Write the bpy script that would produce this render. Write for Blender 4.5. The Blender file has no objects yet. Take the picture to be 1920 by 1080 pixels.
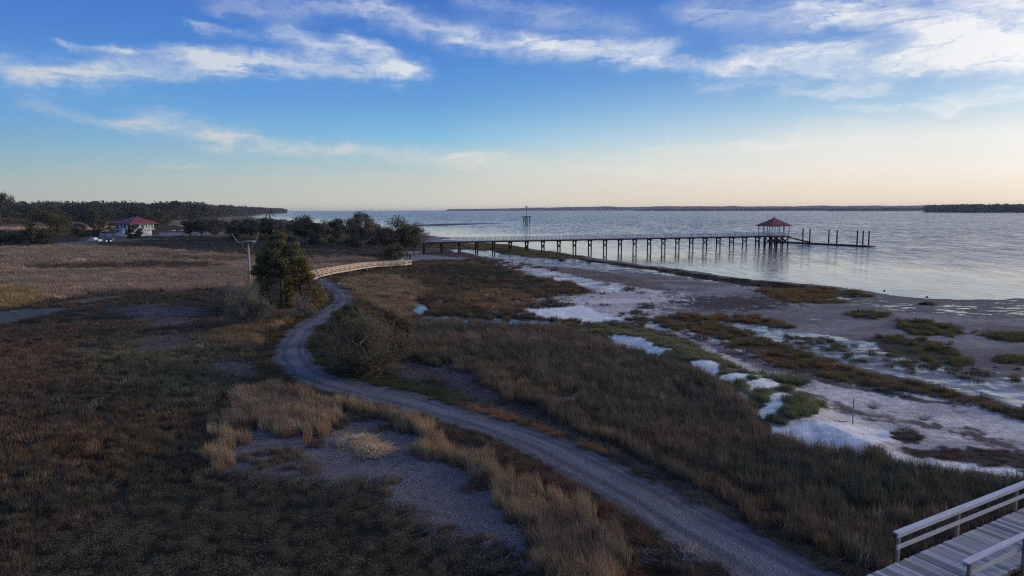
import bpy, math, random
import numpy as np
from mathutils import Matrix, Vector, Quaternion

random.seed(7)
rng = np.random.default_rng(7)
sc = bpy.context.scene
COL = sc.collection
R = math.radians

# ------------------------------------------------------------------ camera, sky, sun, exposure
H, PITCH, ROLL, F = 12.0, 6.53, -0.0032, 1280.0
cam_d = bpy.data.cameras.new('camera')
cam_d.lens, cam_d.sensor_width = 24.0, 36.0
cam_d.clip_start, cam_d.clip_end = 0.3, 60000
cam = bpy.data.objects.new('camera', cam_d)
COL.objects.link(cam)
CM = Matrix.Rotation(R(90 - PITCH), 4, 'X') @ Matrix.Rotation(ROLL, 4, 'Z')
cam.matrix_world = Matrix.Translation((0, 0, H)) @ CM
sc.camera = cam
CN = np.array(CM.to_3x3())

def at(px, py, z=0.0):
    """a place on the plane of height z, read off the photograph (1920 x 1080)"""
    d = CN @ np.array([(px - 960) / F, -(py - 540) / F, -1.0])
    t = (z - H) / d[2]
    return np.array([d[0] * t, d[1] * t, z])

def azel(px, py):
    d = CN @ np.array([(px - 960) / F, -(py - 540) / F, -1.0])
    d /= np.linalg.norm(d)
    return math.degrees(math.atan2(d[0], d[1])), math.degrees(math.asin(d[2]))

SUN_AZ, SUN_EL = 76.0, 13.0
sc.render.engine = 'CYCLES'
sc.cycles.use_denoising = False
sc.cycles.filter_width = 1.15
sc.cycles.sample_clamp_indirect = 4.0
sc.cycles.max_bounces = 5
sc.cycles.diffuse_bounces = 3
sc.cycles.transparent_max_bounces = 6
sc.view_settings.view_transform = 'Standard'
sc.view_settings.look = 'None'
sc.view_settings.gamma = 1.0
sc.view_settings.use_curve_mapping = False
sc.view_settings.exposure = 0.0

def lin(r, g, b):
    f = lambda c: (c / 255 / 12.92) if c <= 10 else ((c / 255 + 0.055) / 1.055) ** 2.4
    return (f(r), f(g), f(b), 1.0)

W = bpy.data.worlds.new('World')
sc.world = W
W.use_nodes = True
nt = W.node_tree
nt.nodes.clear()
class NB:
    """small node-building helper"""
    def __init__(s, nt): s.nt = nt
    def n(s, t, **k):
        o = s.nt.nodes.new(t)
        for a, v in k.items(): setattr(o, a, v)
        return o
    def put(s, sock, v):
        if isinstance(v, bpy.types.NodeSocket): s.nt.links.new(v, sock)
        elif v is not None: sock.default_value = v
    def m(s, op, a, b=None, c=None, clamp=False):
        o = s.n('ShaderNodeMath', operation=op, use_clamp=clamp)
        s.put(o.inputs[0], a); s.put(o.inputs[1], b)
        if c is not None: s.put(o.inputs[2], c)
        return o.outputs[0]
    def v(s, op, a, b=None, scale=None):
        o = s.n('ShaderNodeVectorMath', operation=op)
        s.put(o.inputs[0], a); s.put(o.inputs[1], b)
        if scale is not None: s.put(o.inputs['Scale'], scale)
        return o.outputs['Value'] if op in ('LENGTH', 'DOT_PRODUCT') else o.outputs[0]
    def rng(s, v, a, b, c=0.0, d=1.0, smooth=False):
        o = s.n('ShaderNodeMapRange')
        if smooth: o.interpolation_type = 'SMOOTHSTEP'
        s.put(o.inputs[0], v)
        for i, x in enumerate((a, b, c, d)): o.inputs[i + 1].default_value = x
        return o.outputs[0]
    def mix(s, f, a, b, mode='MIX'):
        o = s.n('ShaderNodeMix', data_type='RGBA', blend_type=mode)
        s.put(o.inputs[0], f); s.put(o.inputs[6], a); s.put(o.inputs[7], b)
        return o.outputs[2]
    def noise(s, vec, scale, detail=4, rough=0.55, dist=0.0):
        o = s.n('ShaderNodeTexNoise')
        s.put(o.inputs['Vector'], vec)
        for k, v in (('Scale', scale), ('Detail', detail), ('Roughness', rough), ('Distortion', dist)): o.inputs[k].default_value = v
        return o.outputs['Fac'], o.outputs['Color']
    def ramp(s, f, pts):
        o = s.n('ShaderNodeValToRGB')
        e = o.color_ramp.elements
        while len(e) < len(pts): e.new(0.5)
        for el, (p, c) in zip(e, pts): el.position = p; el.color = c
        s.put(o.inputs[0], f)
        return o.outputs[0]

b = NB(nt)
tc = b.n('ShaderNodeTexCoord').outputs['Generated']
sep = b.n('ShaderNodeSeparateXYZ'); b.put(sep.inputs[0], tc)
X, Y, Z = sep.outputs
az = b.m('MULTIPLY', b.m('ARCTAN2', X, Y), 57.29578)
el = b.m('MULTIPLY', b.m('ARCSINE', Z), 57.29578)
toward = b.m('ADD', b.m('MULTIPLY', b.m('COSINE', b.m('MULTIPLY', b.m('SUBTRACT', az, SUN_AZ), math.pi / 180)), 0.5), 0.5)
T = b.rng(toward, 0.31, 0.89)
elf = b.m('POWER', b.m('DIVIDE', b.m('MAXIMUM', el, 0.0), 90.0), 0.5)
def E(pts): return [(math.sqrt(e / 90), lin(*c)) for e, c in pts]
left = b.ramp(elf, E([(0, (184, 186, 178)), (0.8, (181, 187, 182)), (2.2, (170, 188, 188)), (4, (142, 183, 202)), (6.5, (112, 168, 219)), (9, (97, 158, 222)), (12, (80, 137, 214)), (16.5, (64, 114, 200)), (35, (62, 104, 184)), (90, (66, 102, 170))]))
mid_ = b.ramp(elf, E([(0, (220, 216, 200)), (0.8, (216, 214, 202)), (2.5, (208, 213, 206)), (4, (182, 208, 214)), (6.0, (140, 196, 228)), (8.5, (106, 167, 222)), (12, (84, 143, 217)), (16.5, (70, 120, 204)), (35, (64, 108, 188)), (90, (66, 102, 170))]))
right = b.ramp(elf, E([(0, (245, 224, 202)), (1.2, (245, 230, 211)), (3, (245, 238, 225)), (5, (230, 235, 232)), (7.5, (175, 208, 232)), (10, (125, 172, 224)), (13, (95, 146, 216)), (16.5, (80, 130, 208)), (35, (70, 112, 190)), (90, (66, 102, 170))]))
base = b.mix(b.rng(T, 0.0, 0.5), left, mid_)
base = b.mix(b.rng(T, 0.45, 0.88), base, right)

# cirrus: soft capsules in (azimuth, elevation) with wind-combed noise over them
ae = b.n('ShaderNodeCombineXYZ'); b.put(ae.inputs[0], az); b.put(ae.inputs[1], el)
AE = ae.outputs[0]
st = b.v('MULTIPLY', AE, (0.16, 0.62, 1.0))
_, wc = b.noise(st, 0.9, 5, 0.6)
warp = b.v('MULTIPLY', b.v('SUBTRACT', wc, (0.5, 0.5, 0.5)), (5.0, 2.6, 0.0))
_, wc2 = b.noise(AE, 0.55, 5, 0.65)
warp2 = b.v('MULTIPLY', b.v('SUBTRACT', wc2, (0.5, 0.5, 0.5)), (2.4, 1.5, 0.0))
P = b.v('ADD', b.v('ADD', AE, warp), warp2)
# (x0, y0, x1, y1, half width in pixels of the photograph, strength)
CL = [(-60, 118, 160, 142, 15, .75), (60, 140, 400, 128, 17, .95), (240, 100, 520, 118, 12, .6), (110, 80, 250, 100, 6, .6), (380, 118, 740, 132, 16, 1.0),
      (540, 60, 600, 95, 16, .8), (660, 82, 760, 135, 14, 1.0), (345, 45, 400, 60, 7, .55), (440, 60, 470, 62, 8, .35), (420, 8, 700, 22, 14, .45), (700, 20, 860, 62, 18, .6),
      (860, 80, 1010, 78, 16, .7), (1010, 95, 1215, 96, 20, .95), (900, 10, 1150, 45, 18, .35), (1180, 118, 1420, 122, 12, .75),
      (1410, 112, 1600, 128, 24, .95), (1480, 85, 1580, 100, 14, .5), (1330, 20, 1560, 25, 26, .55), (1540, 8, 1820, 80, 20, .7), (1800, 60, 2200, 60, 40, .7), (1640, 0, 2200, 10, 20, .6), (1700, 122, 2150, 112, 17, .85), (1800, 85, 2200, 75, 36, .8), (1800, 186, 2200, 182, 15, .85), (1480, 175, 1650, 165, 8, .6),
      (1590, 203, 1800, 205, 6, .5), (1330, 158, 1480, 165, 8, .3), (60, 190, 300, 235, 9, .38), (290, 225, 420, 255, 18, .7), (400, 262, 640, 278, 12, .65), (640, 272, 900, 300, 14, .6),
      (140, 308, 190, 310, 5, .2), (285, 309, 370, 310, 4, .35), (490, 313, 600, 314, 5, .25), (860, 300, 1300, 320, 20, .5), (1150, 285, 1500, 272, 8, .3), (1200, 300, 1620, 262, 12, .4), (1500, 270, 2200, 250, 30, .6), (1400, 320, 2200, 310, 30, .4), (1215, 273, 1260, 273, 3, .35),
      (1050, 280, 1100, 290, 6, .2), (1640, 350, 1760, 346, 4, .25)]
acc = None
for (x0, y0, x1, y1, w, s) in CL:
    A = azel(x0, y0); B_ = azel(x1, y1)
    dx, dy = B_[0] - A[0], B_[1] - A[1]
    pa = b.v('SUBTRACT', P, (A[0], A[1], 0))
    pa = b.v('MULTIPLY', pa, (1, 1, 0))
    t = b.m('MULTIPLY', b.v('DOT_PRODUCT', pa, (dx, dy, 0)), 1 / (dx * dx + dy * dy), clamp=True)
    q = b.v('SUBTRACT', pa, b.v('SCALE', (dx, dy, 0), scale=t))
    q = b.v('MULTIPLY', q, (0.45, 1.0, 0))
    L = b.v('LENGTH', q)
    g = b.m('POWER', math.e, b.m('MULTIPLY', b.m('MULTIPLY', L, L), -1 / (w / 22.3) ** 2))
    acc = b.m('MULTIPLY', g, s) if acc is None else b.m('MULTIPLY_ADD', g, s, acc)
# streaky fibre inside the clouds, and a general veil, thickened out of view to brighten and whiten the skylight
fib, _ = b.noise(b.v('MULTIPLY', b.v('ADD', AE, b.v('SCALE', warp, scale=1.7)), (0.12, 0.62, 1)), 1.5, 8, 0.60, 0.6)
fin, _ = b.noise(P, 1.3, 6, 0.65)
mod = b.m('ADD', b.rng(fib, 0.32, 0.66, 0.30, 1.2), b.rng(fin, 0.35, 0.65, -0.12, 0.14))
cl = b.m('MULTIPLY', acc, mod)
pl = b.n('ShaderNodeCombineXYZ')
zz = b.m('ADD', b.m('MAXIMUM', Z, 0.0), 0.12)
b.put(pl.inputs[0], b.m('DIVIDE', X, zz)); b.put(pl.inputs[1], b.m('DIVIDE', Y, zz))
ge, _ = b.noise(b.v('MULTIPLY', pl.outputs[0], (0.8, 2.0, 1)), 0.9, 7, 0.6, 0.5)
gen = b.rng(ge, 0.44, 0.74, 0.06, 0.8, True)
out_az = b.rng(b.m('ABSOLUTE', az), 42, 60)
out_el = b.rng(el, 17, 24)
gen = b.m('MULTIPLY', gen, b.m('ADD', b.m('MAXIMUM', out_az, out_el), 0.05))
cl = b.m('ADD', cl, gen)
cl = b.rng(cl, 0.02, 1.3, 0.0, 0.95)
ccol = b.ramp(b.m('DIVIDE', el, 20.0, clamp=True), [(0, lin(240, 225, 208)), (0.25, lin(232, 230, 224)), (0.5, lin(228, 234, 241)), (1, lin(232, 238, 247))])
ccol = b.mix(b.rng(T, 0.5, 1.0), b.mix(b.rng(T, 0, 0.5), b.mix(1.0, ccol, lin(226, 230, 236), 'MULTIPLY'), ccol), b.mix(0.85, ccol, lin(250, 250, 250)))
skycol = b.mix(cl, base, ccol)
nis = b.n('ShaderNodeTexSky', sky_type='NISHITA', sun_disc=False, sun_elevation=R(SUN_EL), sun_rotation=R(SUN_AZ))
nis.air_density, nis.dust_density, nis.ozone_density = 1.0, 1.0, 1.6
bg = b.n('ShaderNodeBackground'); b.put(bg.inputs[0], nis.outputs[0]); bg.inputs[1].default_value = 0.05
bg2 = b.n('ShaderNodeBackground'); b.put(bg2.inputs[0], skycol); bg2.inputs[1].default_value = 1.0
mx = b.n('ShaderNodeMixShader'); mx.inputs[0].default_value = 0.93
nt.links.new(bg.outputs[0], mx.inputs[1]); nt.links.new(bg2.outputs[0], mx.inputs[2])
sund = (math.sin(R(SUN_AZ)) * math.cos(R(SUN_EL)), math.cos(R(SUN_AZ)) * math.cos(R(SUN_EL)), math.sin(R(SUN_EL)))
cs = b.m('MAXIMUM', b.v('DOT_PRODUCT', tc, sund), 0.0)
glow = b.m('MULTIPLY', b.m('POWER', cs, 14.0), 3.2)
bg3 = b.n('ShaderNodeBackground'); bg3.inputs[0].default_value = (1.0, .88, .70, 1); b.put(bg3.inputs[1], glow)
ad = b.n('ShaderNodeAddShader'); nt.links.new(mx.outputs[0], ad.inputs[0]); nt.links.new(bg3.outputs[0], ad.inputs[1])
wo = b.n('ShaderNodeOutputWorld'); nt.links.new(ad.outputs[0], wo.inputs[0])
W.cycles.sampling_method = 'MANUAL'
W.cycles.sample_map_resolution = 1024

sun_d = bpy.data.lights.new('sun', 'SUN')
sun_d.energy, sun_d.angle, sun_d.color = 1.5, R(9), (1.0, 0.76, 0.50)
sun = bpy.data.objects.new('sun', sun_d); COL.objects.link(sun)
sd_ = Vector((math.sin(R(SUN_AZ)) * math.cos(R(SUN_EL)), math.cos(R(SUN_AZ)) * math.cos(R(SUN_EL)), math.sin(R(SUN_EL))))
sun.rotation_euler = sd_.to_track_quat('Z', 'Y').to_euler()

# ------------------------------------------------------------------ numpy noise and polygons
def _hash(ix, iy, seed):
    h = (ix.astype(np.int64) * 374761393 + iy.astype(np.int64) * 668265263 + seed * 144665) & 0x7fffffff
    h = ((h ^ (h >> 13)) * 1274126177) & 0x7fffffff
    return ((h ^ (h >> 16)) & 0xffff) / 65535.0
def vnoise(x, y, seed=0):
    ix, iy = np.floor(x), np.floor(y)
    fx, fy = x - ix, y - iy
    u, v = fx * fx * (3 - 2 * fx), fy * fy * (3 - 2 * fy)
    a, b_ = _hash(ix, iy, seed), _hash(ix + 1, iy, seed)
    c, d = _hash(ix, iy + 1, seed), _hash(ix + 1, iy + 1, seed)
    return (a * (1 - u) + b_ * u) * (1 - v) + (c * (1 - u) + d * u) * v
def fbm(x, y, seed=0, oct=4, gain=0.5):
    s, a, t = 0.0, 1.0, 0.0
    for i in range(oct):
        s = s + a * vnoise(x * 2 ** i + 17.3 * i, y * 2 ** i - 9.1 * i, seed + i); t += a; a *= gain
    return s / t                                     # about 0..1
def sstep(a, b_, x):
    t = np.clip((x - a) / (b_ - a), 0, 1)
    return t * t * (3 - 2 * t)
def spline(pts, n=5, closed=True):
    P_ = np.array(pts, float); N = len(P_); out = []
    for i in range(N if closed else N - 1):
        if closed: p0, p1, p2, p3 = P_[(i - 1) % N], P_[i], P_[(i + 1) % N], P_[(i + 2) % N]
        else: p0, p1, p2, p3 = P_[max(i - 1, 0)], P_[i], P_[i + 1], P_[min(i + 2, N - 1)]
        for k in range(n):
            t = k / n
            out.append(0.5 * ((2 * p1) + (p2 - p0) * t + (2 * p0 - 5 * p1 + 4 * p2 - p3) * t * t + (3 * p1 - p0 - 3 * p2 + p3) * t ** 3))
    if not closed: out.append(P_[-1])
    return np.array(out)
def sdpoly(x, y, poly):
    """signed distance, positive inside"""
    d2 = np.full(x.shape, 1e18); inside = np.zeros(x.shape, bool)
    n = len(poly)
    for i in range(n):
        ax, ay = poly[i - 1]; bx, by = poly[i]
        ex, ey = bx - ax, by - ay
        wx, wy = x - ax, y - ay
        t = np.clip((wx * ex + wy * ey) / max(ex * ex + ey * ey, 1e-12), 0, 1)
        dx, dy = wx - t * ex, wy - t * ey
        d2 = np.minimum(d2, dx * dx + dy * dy)
        c = ((ay > y) != (by > y))
        if ey != 0: inside ^= c & (x < (y - ay) * ex / ey + ax)
    return np.where(inside, 1, -1) * np.sqrt(d2)
def pxpoly(pts, z=0.0, smooth=True):
    p = spline(pts, 4) if smooth else np.array(pts, float)
    return np.array([at(a, b_, z)[:2] for a, b_ in p])

WATER = -0.5
# the land: everything inside this outline
coast_px = [(540, 399), (466, 401.5), (456, 404.5), (470, 409), (560, 416), (640, 426), (720, 433), (785, 440.5), (828, 444), (846, 446), (820, 449), (835, 450.5), (868, 450.5), (915, 455), (965, 461),
            (1000, 467), (1045, 473), (1095, 480), (1110, 484), (1185, 494), (1250, 502), (1330, 513), (1420, 525), (1520, 534), (1622, 546), (1700, 558), (1800, 564), (1920, 561), (2100, 566), (2500, 590)]
coast = [at(a, b_, WATER)[:2] for a, b_ in coast_px]
LAND = np.array([(-6000, 5200), (-2600, 4600)] + [tuple(c) for c in coast] + [(130, 55), (175, -60), (260, -600), (800, -3000), (-8000, -3000)], float)

# the track: edges in pixels of the photograph on a bank 0.3 m high
RZ = 0.3
road_L = [(1420, 1120), (1322, 1047), (1269, 1019), (1231, 994), (1169, 950), (1100, 909), (1050, 881), (975, 843), (900, 812), (820, 785), (761, 769), (705, 756), (622, 736), (567, 719), (525, 698), (511, 676), (514, 652), (531, 630), (555, 610), (583, 592), (609, 578), (626, 565), (629, 552), (618, 541), (600, 531), (583, 522)]
road_R = [(1640, 1110), (1510, 1055), (1431, 1012), (1362, 978), (1284, 936), (1212, 898), (1150, 868), (1072, 831), (1000, 806), (923, 785), (857, 764), (817, 748), (761, 735), (705, 725), (650, 713), (611, 697), (583, 680), (571, 658), (573, 636), (589, 617), (614, 600), (648, 582), (662, 566), (655, 552), (634, 538), (612, 522)]
# left and right are resampled together so each pair of points faces the other
eL = spline([at(a, c, RZ)[:2] for a, c in road_L], 8, False)
eR = spline([at(a, c, RZ)[:2] for a, c in road_R], 8, False)
ext0 = (eL[0] + eR[0]) / 2
dir0 = np.array([0.86, -0.5])
RC = (eL + eR) / 2
def pdist(p, line):
    return min(float(np.linalg.norm(p - (a + np.clip(np.dot(p - a, c - a) / np.dot(c - a, c - a), 0, 1) * (c - a)))) for a, c in zip(line[:-1], line[1:]))
RWH = np.array([(pdist(p, eL) + pdist(p, eR)) / 2 for p in RC])
RWH = np.clip(RWH, 1.1, 2.4)
k_ = np.ones(9) / 9
RWH = np.convolve(np.pad(RWH, 4, 'edge'), k_, 'valid')
d0 = RC[0] - RC[6]; d0 /= np.linalg.norm(d0)
pre = [RC[0] + d0 * s for s in range(60, 0, -3)]
RC = np.vstack([pre, RC]); RWH = np.concatenate([np.full(len(pre), RWH[0]), RWH])
def road_dist(x, y):
    """distance to the middle of the track and its half width there"""
    d2 = np.full(x.shape, 1e18); hw = np.full(x.shape, 2.0)
    for i in range(len(RC) - 1):
        ax, ay = RC[i]; ex, ey = RC[i + 1] - RC[i]
        t = np.clip(((x - ax) * ex + (y - ay) * ey) / max(ex * ex + ey * ey, 1e-9), 0, 1)
        q = (x - ax - t * ex) ** 2 + (y - ay - t * ey) ** 2
        m = q < d2
        d2 = np.where(m, q, d2); hw = np.where(m, RWH[i] * (1 - t) + RWH[i + 1] * t, hw)
    return np.sqrt(d2), hw

# ------------------------------------------------------------------ ground cover zones
# grass kinds: 0 bare, 1 short marsh grass, 2 tall straw grass, 3 flattened straw, 4 reeds, 5 low leafy marsh plants, 6 roadside turf, 7 dune and flat clumps
BARE, SHORT, STRAW, WRACK, REED, LEAFY, VERGE, CLUMP = range(8)
# surface: 0 marsh soil, 1 beach, 2 mudflat
ZN = []
def zone(pts, soil, gcol=None, kind=BARE, h=0.4, dens=1.0, wet=0.0, grain=0.3, surf=0, z=0.0, soft=0.5, warp=1.0, var=None, world=False, flat=False, scale=1.0):
    poly = np.array(pts, float) if world else pxpoly(pts, z, not flat)
    ZN.append(dict(poly=poly, soil=soil, gcol=gcol or soil, kind=kind, h=h, dens=dens, wet=wet, grain=grain, surf=surf, soft=soft, warp=warp, var=var or gcol or soil, scale=scale))
MUD = (.135, .118, .112); SAND = (.57, .53, .47); SHELL = (.74, .745, .69); WETM = (.10, .10, .105)
# fields at the back left
zone([(-900, 412), (60, 412), (150, 413), (210, 412), (215, 430), (60, 432), (-900, 440)], (.13, .09, .065), (.32, .21, .15), STRAW, .8)
zone([(300, 405), (360, 403), (470, 407), (480, 414), (420, 424), (340, 425), (300, 415)], (.16, .13, .10), (.24, .20, .155), SHORT, .4)
zone([(-600, 452), (150, 445), (640, 441), (760, 446), (790, 452), (700, 468), (400, 466), (100, 466), (-600, 476)], (.030, .030, .026), (.050, .048, .040), SHORT, .3, var=(.034, .036, .04))
zone([(160, 445), (250, 441), (420, 445), (430, 450), (300, 452), (170, 455)], (.085, .085, .085), None, BARE, grain=.6, warp=.4)
zone([(300, 445), (420, 443), (620, 440), (780, 443), (780, 450), (600, 452), (420, 451), (310, 450)], (.055, .055, .032), (.085, .080, .045), VERGE, .12)
zone([(-900, 476), (-100, 466), (120, 463), (300, 468), (420, 478), (520, 483), (640, 482), (700, 488), (690, 503), (600, 512), (500, 528), (440, 545), (400, 543), (330, 548), (200, 550), (0, 575), (-300, 595), (-900, 620)],
     (.07, .048, .035), (.185, .145, .112), STRAW, .75, var=(.125, .108, .092), scale=.6)
zone([(80, 498), (300, 492), (420, 496), (420, 504), (200, 508), (60, 508)], (.04, .035, .028), (.075, .062, .048), SHORT, .4)
zone([(280, 478), (420, 484), (470, 488), (420, 494), (300, 486)], (.045, .04, .035), (.11, .09, .07), STRAW, .6)
zone([(90, 456), (150, 453), (200, 455), (150, 460), (95, 460)], (.14, .14, .14), None, BARE, wet=.1)
zone([(-20, 545), (60, 540), (78, 552), (60, 570), (-20, 580)], (.07, .055, .03), (.16, .12, .065), STRAW, .7)
# near left marsh
zone([(200, 640), (330, 632), (470, 645), (480, 690), (470, 740), (400, 760), (280, 740), (170, 700)], (.025, .028, .022), (.050, .056, .042), SHORT, .55, var=(.085, .085, .055), warp=2, soft=4)
zone([(-200, 668), (60, 655), (130, 660), (140, 690), (0, 712), (-200, 730)], (.035, .024, .02), (.085, .064, .046), SHORT, .45, warp=2, soft=4)
zone([(-200, 715), (100, 700), (180, 708), (130, 728), (-200, 755)], (.035, .024, .02), (.078, .060, .044), SHORT, .45, warp=2, soft=4)
zone([(-300, 830), (0, 810), (250, 790), (400, 800), (330, 830), (150, 880), (-300, 960)], (.030, .02, .016), (.075, .058, .038), SHORT, .45, warp=2, soft=5)
zone([(250, 640), (300, 632), (350, 640), (340, 655), (260, 658)], (.05, .045, .04), (.14, .125, .105), WRACK, .5)
zone([(228, 582), (290, 573), (345, 580), (355, 602), (300, 614), (245, 600)], (.06, .055, .052), (.150, .140, .135), WRACK, .5)
zone([(395, 684), (440, 678), (500, 690), (490, 704), (430, 705)], (.05, .045, .045), (.145, .135, .13), WRACK, .5)
zone([(-80, 592), (30, 583), (130, 577), (165, 573), (100, 587), (20, 605), (-80, 612)], (.09, .10, .11), None, BARE, wet=.36, warp=.6)
zone([(120, 566), (150, 560), (200, 556), (260, 553), (200, 562), (140, 570)], (.09, .10, .11), None, BARE, wet=.3, warp=.6)
zone([(400, 640), (430, 600), (470, 592), (560, 580), (612, 566), (622, 574), (590, 588), (545, 606), (515, 628), (498, 650), (470, 665), (440, 650)], (.06, .042, .025), (.135, .100, .062), STRAW, .6, var=(.085, .072, .052))
# low leafy marsh in the foreground
zone([(380, 900), (470, 880), (560, 876), (650, 876), (700, 886), (735, 925), (780, 940), (840, 962), (900, 1000), (975, 1045), (1080, 1110), (600, 1180), (200, 1180), (60, 1060), (200, 980)], (.02, .02, .014), (.078, .075, .054), LEAFY, .34, var=(.058, .057, .045))
# tall straw grass beside the track, wrack in front of it
zone([(430, 760), (470, 735), (520, 728), (570, 742), (640, 758), (720, 768), (790, 790), (850, 822), (920, 858), (1000, 898), (1070, 938), (1130, 985), (1190, 1040), (1240, 1120), (1080, 1120), (1000, 1040), (960, 960), (900, 905), (820, 868), (760, 835), (700, 800), (625, 800), (600, 830), (530, 835), (470, 880), (420, 860)],
     (.045, .035, .025), (.175, .138, .092), STRAW, .8, var=(.115, .098, .078))
zone([(458, 815), (480, 803), (530, 808), (590, 828), (620, 812), (622, 780), (680, 776), (730, 784), (775, 822), (830, 852), (880, 876), (930, 912), (965, 950), (990, 985), (985, 1040), (930, 1020), (880, 990), (845, 966), (800, 948), (745, 930), (705, 890), (650, 880), (560, 878), (480, 878), (455, 850)],
     (.035, .032, .03), (.18, .17, .168), WRACK, .5, dens=1.6, soft=1.0)
zone([(640, 800), (690, 806), (720, 830), (700, 852), (660, 846), (625, 826)], (.08, .06, .04), (.24, .19, .14), WRACK, .7, dens=1.3)  # warm sunlit patch of the mat, the light put into its colour
zone([(800, 800), (870, 832), (960, 870), (1050, 912), (1120, 955), (1190, 1005), (1260, 1060), (1300, 1120), (1230, 1120), (1170, 1040), (1100, 975), (1010, 915), (930, 872), (860, 842)], (.035, .02, .014), (.085, .056, .040), VERGE, .35)
# turf verges
zone([(612, 570), (560, 594), (516, 622), (478, 660), (474, 696), (500, 722), (560, 738), (620, 748), (560, 715), (520, 685), (524, 650), (570, 608), (620, 580)], (.035, .030, .016), (.062, .052, .028), VERGE, .12)
zone([(612, 600), (575, 620), (562, 655), (575, 690), (620, 712), (700, 730), (760, 742), (860, 762), (960, 775), (985, 752), (900, 735), (800, 712), (720, 695), (640, 680), (600, 650), (600, 625)], (.026, .03, .018), (.040, .046, .026), VERGE, .14)
zone([(1600, 1130), (1450, 1040), (1300, 960), (1200, 905), (1080, 845), (980, 805), (860, 768), (900, 752), (990, 752), (1060, 775), (1150, 822), (1260, 890), (1380, 960), (1500, 1030), (1660, 1120)], (.05, .048, .042), (.085, .080, .066), VERGE, .16, var=(.060, .062, .058))
zone([(860, 762), (940, 778), (1060, 820), (1130, 852), (1105, 856), (1000, 815), (900, 783)], (.07, .045, .028), (.14, .09, .052), VERGE, .2)
zone([(735, 680), (800, 676), (880, 698), (945, 730), (975, 748), (900, 748), (820, 712), (760, 706)], (.05, .045, .045), (.115, .105, .105), WRACK, .5)
# reed bank between the track and the shells
zone([(770, 600), (900, 603), (1010, 612), (1100, 618), (1160, 636), (1260, 676), (1320, 705), (1390, 745), (1430, 790), (1500, 838), (1600, 850), (1700, 872), (1800, 888), (1920, 898), (2100, 905), (2100, 1150), (1660, 1120), (1560, 1072), (1400, 975), (1270, 896), (1150, 828), (1040, 768), (960, 742), (880, 700), (800, 672), (760, 640)],
     (.028, .022, .017), (.084, .071, .055), REED, .82, var=(.054, .058, .045), z=.2)
zone([(780, 650), (880, 672), (960, 712), (1040, 752), (1150, 815), (1280, 893), (1420, 975), (1600, 1080), (1660, 1080), (1440, 940), (1300, 860), (1160, 790), (1040, 728), (940, 685), (860, 655)], (.045, .03, .018), (.125, .095, .060), STRAW, .6, var=(.085, .068, .05), z=.2)
zone([(1040, 748), (1070, 740), (1100, 745), (1095, 758), (1060, 764)], (.09, .075, .065), (.24, .20, .16), WRACK, .5)  # small mat with sunlight put into its paler, warmer colour
# marsh in the middle
zone([(610, 535), (650, 505), (700, 496), (800, 490), (900, 494), (960, 508), (1020, 522), (1090, 535), (1140, 545), (1080, 556), (1010, 562), (1000, 590), (1060, 604), (1100, 620), (960, 615), (850, 608), (760, 610), (690, 600), (640, 570)],
     (.035, .027, .020), (.085, .064, .042), SHORT, .6, var=(.048, .046, .034))
zone([(640, 528), (700, 516), (760, 522), (800, 545), (780, 570), (765, 600), (735, 600), (700, 575), (655, 562)], (.06, .042, .026), (.140, .110, .074), STRAW, .6)
zone([(860, 560), (920, 545), (990, 552), (1020, 568), (960, 582), (890, 580)], (.05, .03, .015), (.125, .088, .055), SHORT, .6)
zone([(780, 508), (840, 498), (900, 502), (960, 516), (920, 522), (840, 520)], (.025, .025, .02), (.042, .044, .034), SHORT, .5)
zone([(800, 590), (880, 597), (1000, 602), (1080, 608), (1020, 614), (900, 612), (810, 606)], (.045, .045, .05), None, BARE, wet=.62, soft=.8)
zone([(770, 571), (784, 568), (797, 575), (800, 584), (790, 591), (776, 588)], (.04, .045, .05), None, BARE, wet=1.0, warp=.4, soft=.2)
# sand path at the far end of the low boardwalk
zone([(745, 474), (790, 470), (840, 474), (900, 478), (880, 486), (800, 489), (775, 494), (760, 500), (748, 490)], (.22, .21, .21), None, BARE, grain=.4, surf=1)
zone([(790, 455), (860, 458), (935, 468), (1000, 484), (940, 488), (860, 482), (790, 474)], (.10, .075, .06), (.12, .085, .06), SHORT, .3, dens=.45, surf=2, wet=.25, var=(.07, .055, .045))
# wet pale flats beyond the sand
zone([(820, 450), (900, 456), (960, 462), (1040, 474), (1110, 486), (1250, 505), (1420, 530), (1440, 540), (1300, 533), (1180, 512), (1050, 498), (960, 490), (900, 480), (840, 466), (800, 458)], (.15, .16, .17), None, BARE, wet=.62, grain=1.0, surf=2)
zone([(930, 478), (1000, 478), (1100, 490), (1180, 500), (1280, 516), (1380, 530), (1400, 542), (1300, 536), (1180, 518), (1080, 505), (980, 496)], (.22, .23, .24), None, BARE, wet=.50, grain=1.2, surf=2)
zone([(808, 452), (860, 456), (930, 456), (1000, 464), (960, 470), (880, 467), (815, 463)], (.04, .036, .02), (.105, .085, .040), CLUMP, .6, surf=2)
zone([(925, 467), (1000, 468), (1080, 473), (1092, 480), (1040, 484), (960, 477)], (.04, .036, .02), (.100, .085, .040), CLUMP, .6, surf=2)
# oyster rim along the waterline
zone([(1095, 482), (1180, 493), (1250, 501), (1330, 512), (1420, 524), (1530, 534), (1625, 546), (1632, 554), (1560, 552), (1440, 540), (1330, 522), (1250, 508), (1180, 498), (1105, 487)], (.022, .020, .017), (.035, .030, .02), CLUMP, .25, dens=.8, surf=2, grain=1.0, soft=.4)
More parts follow.
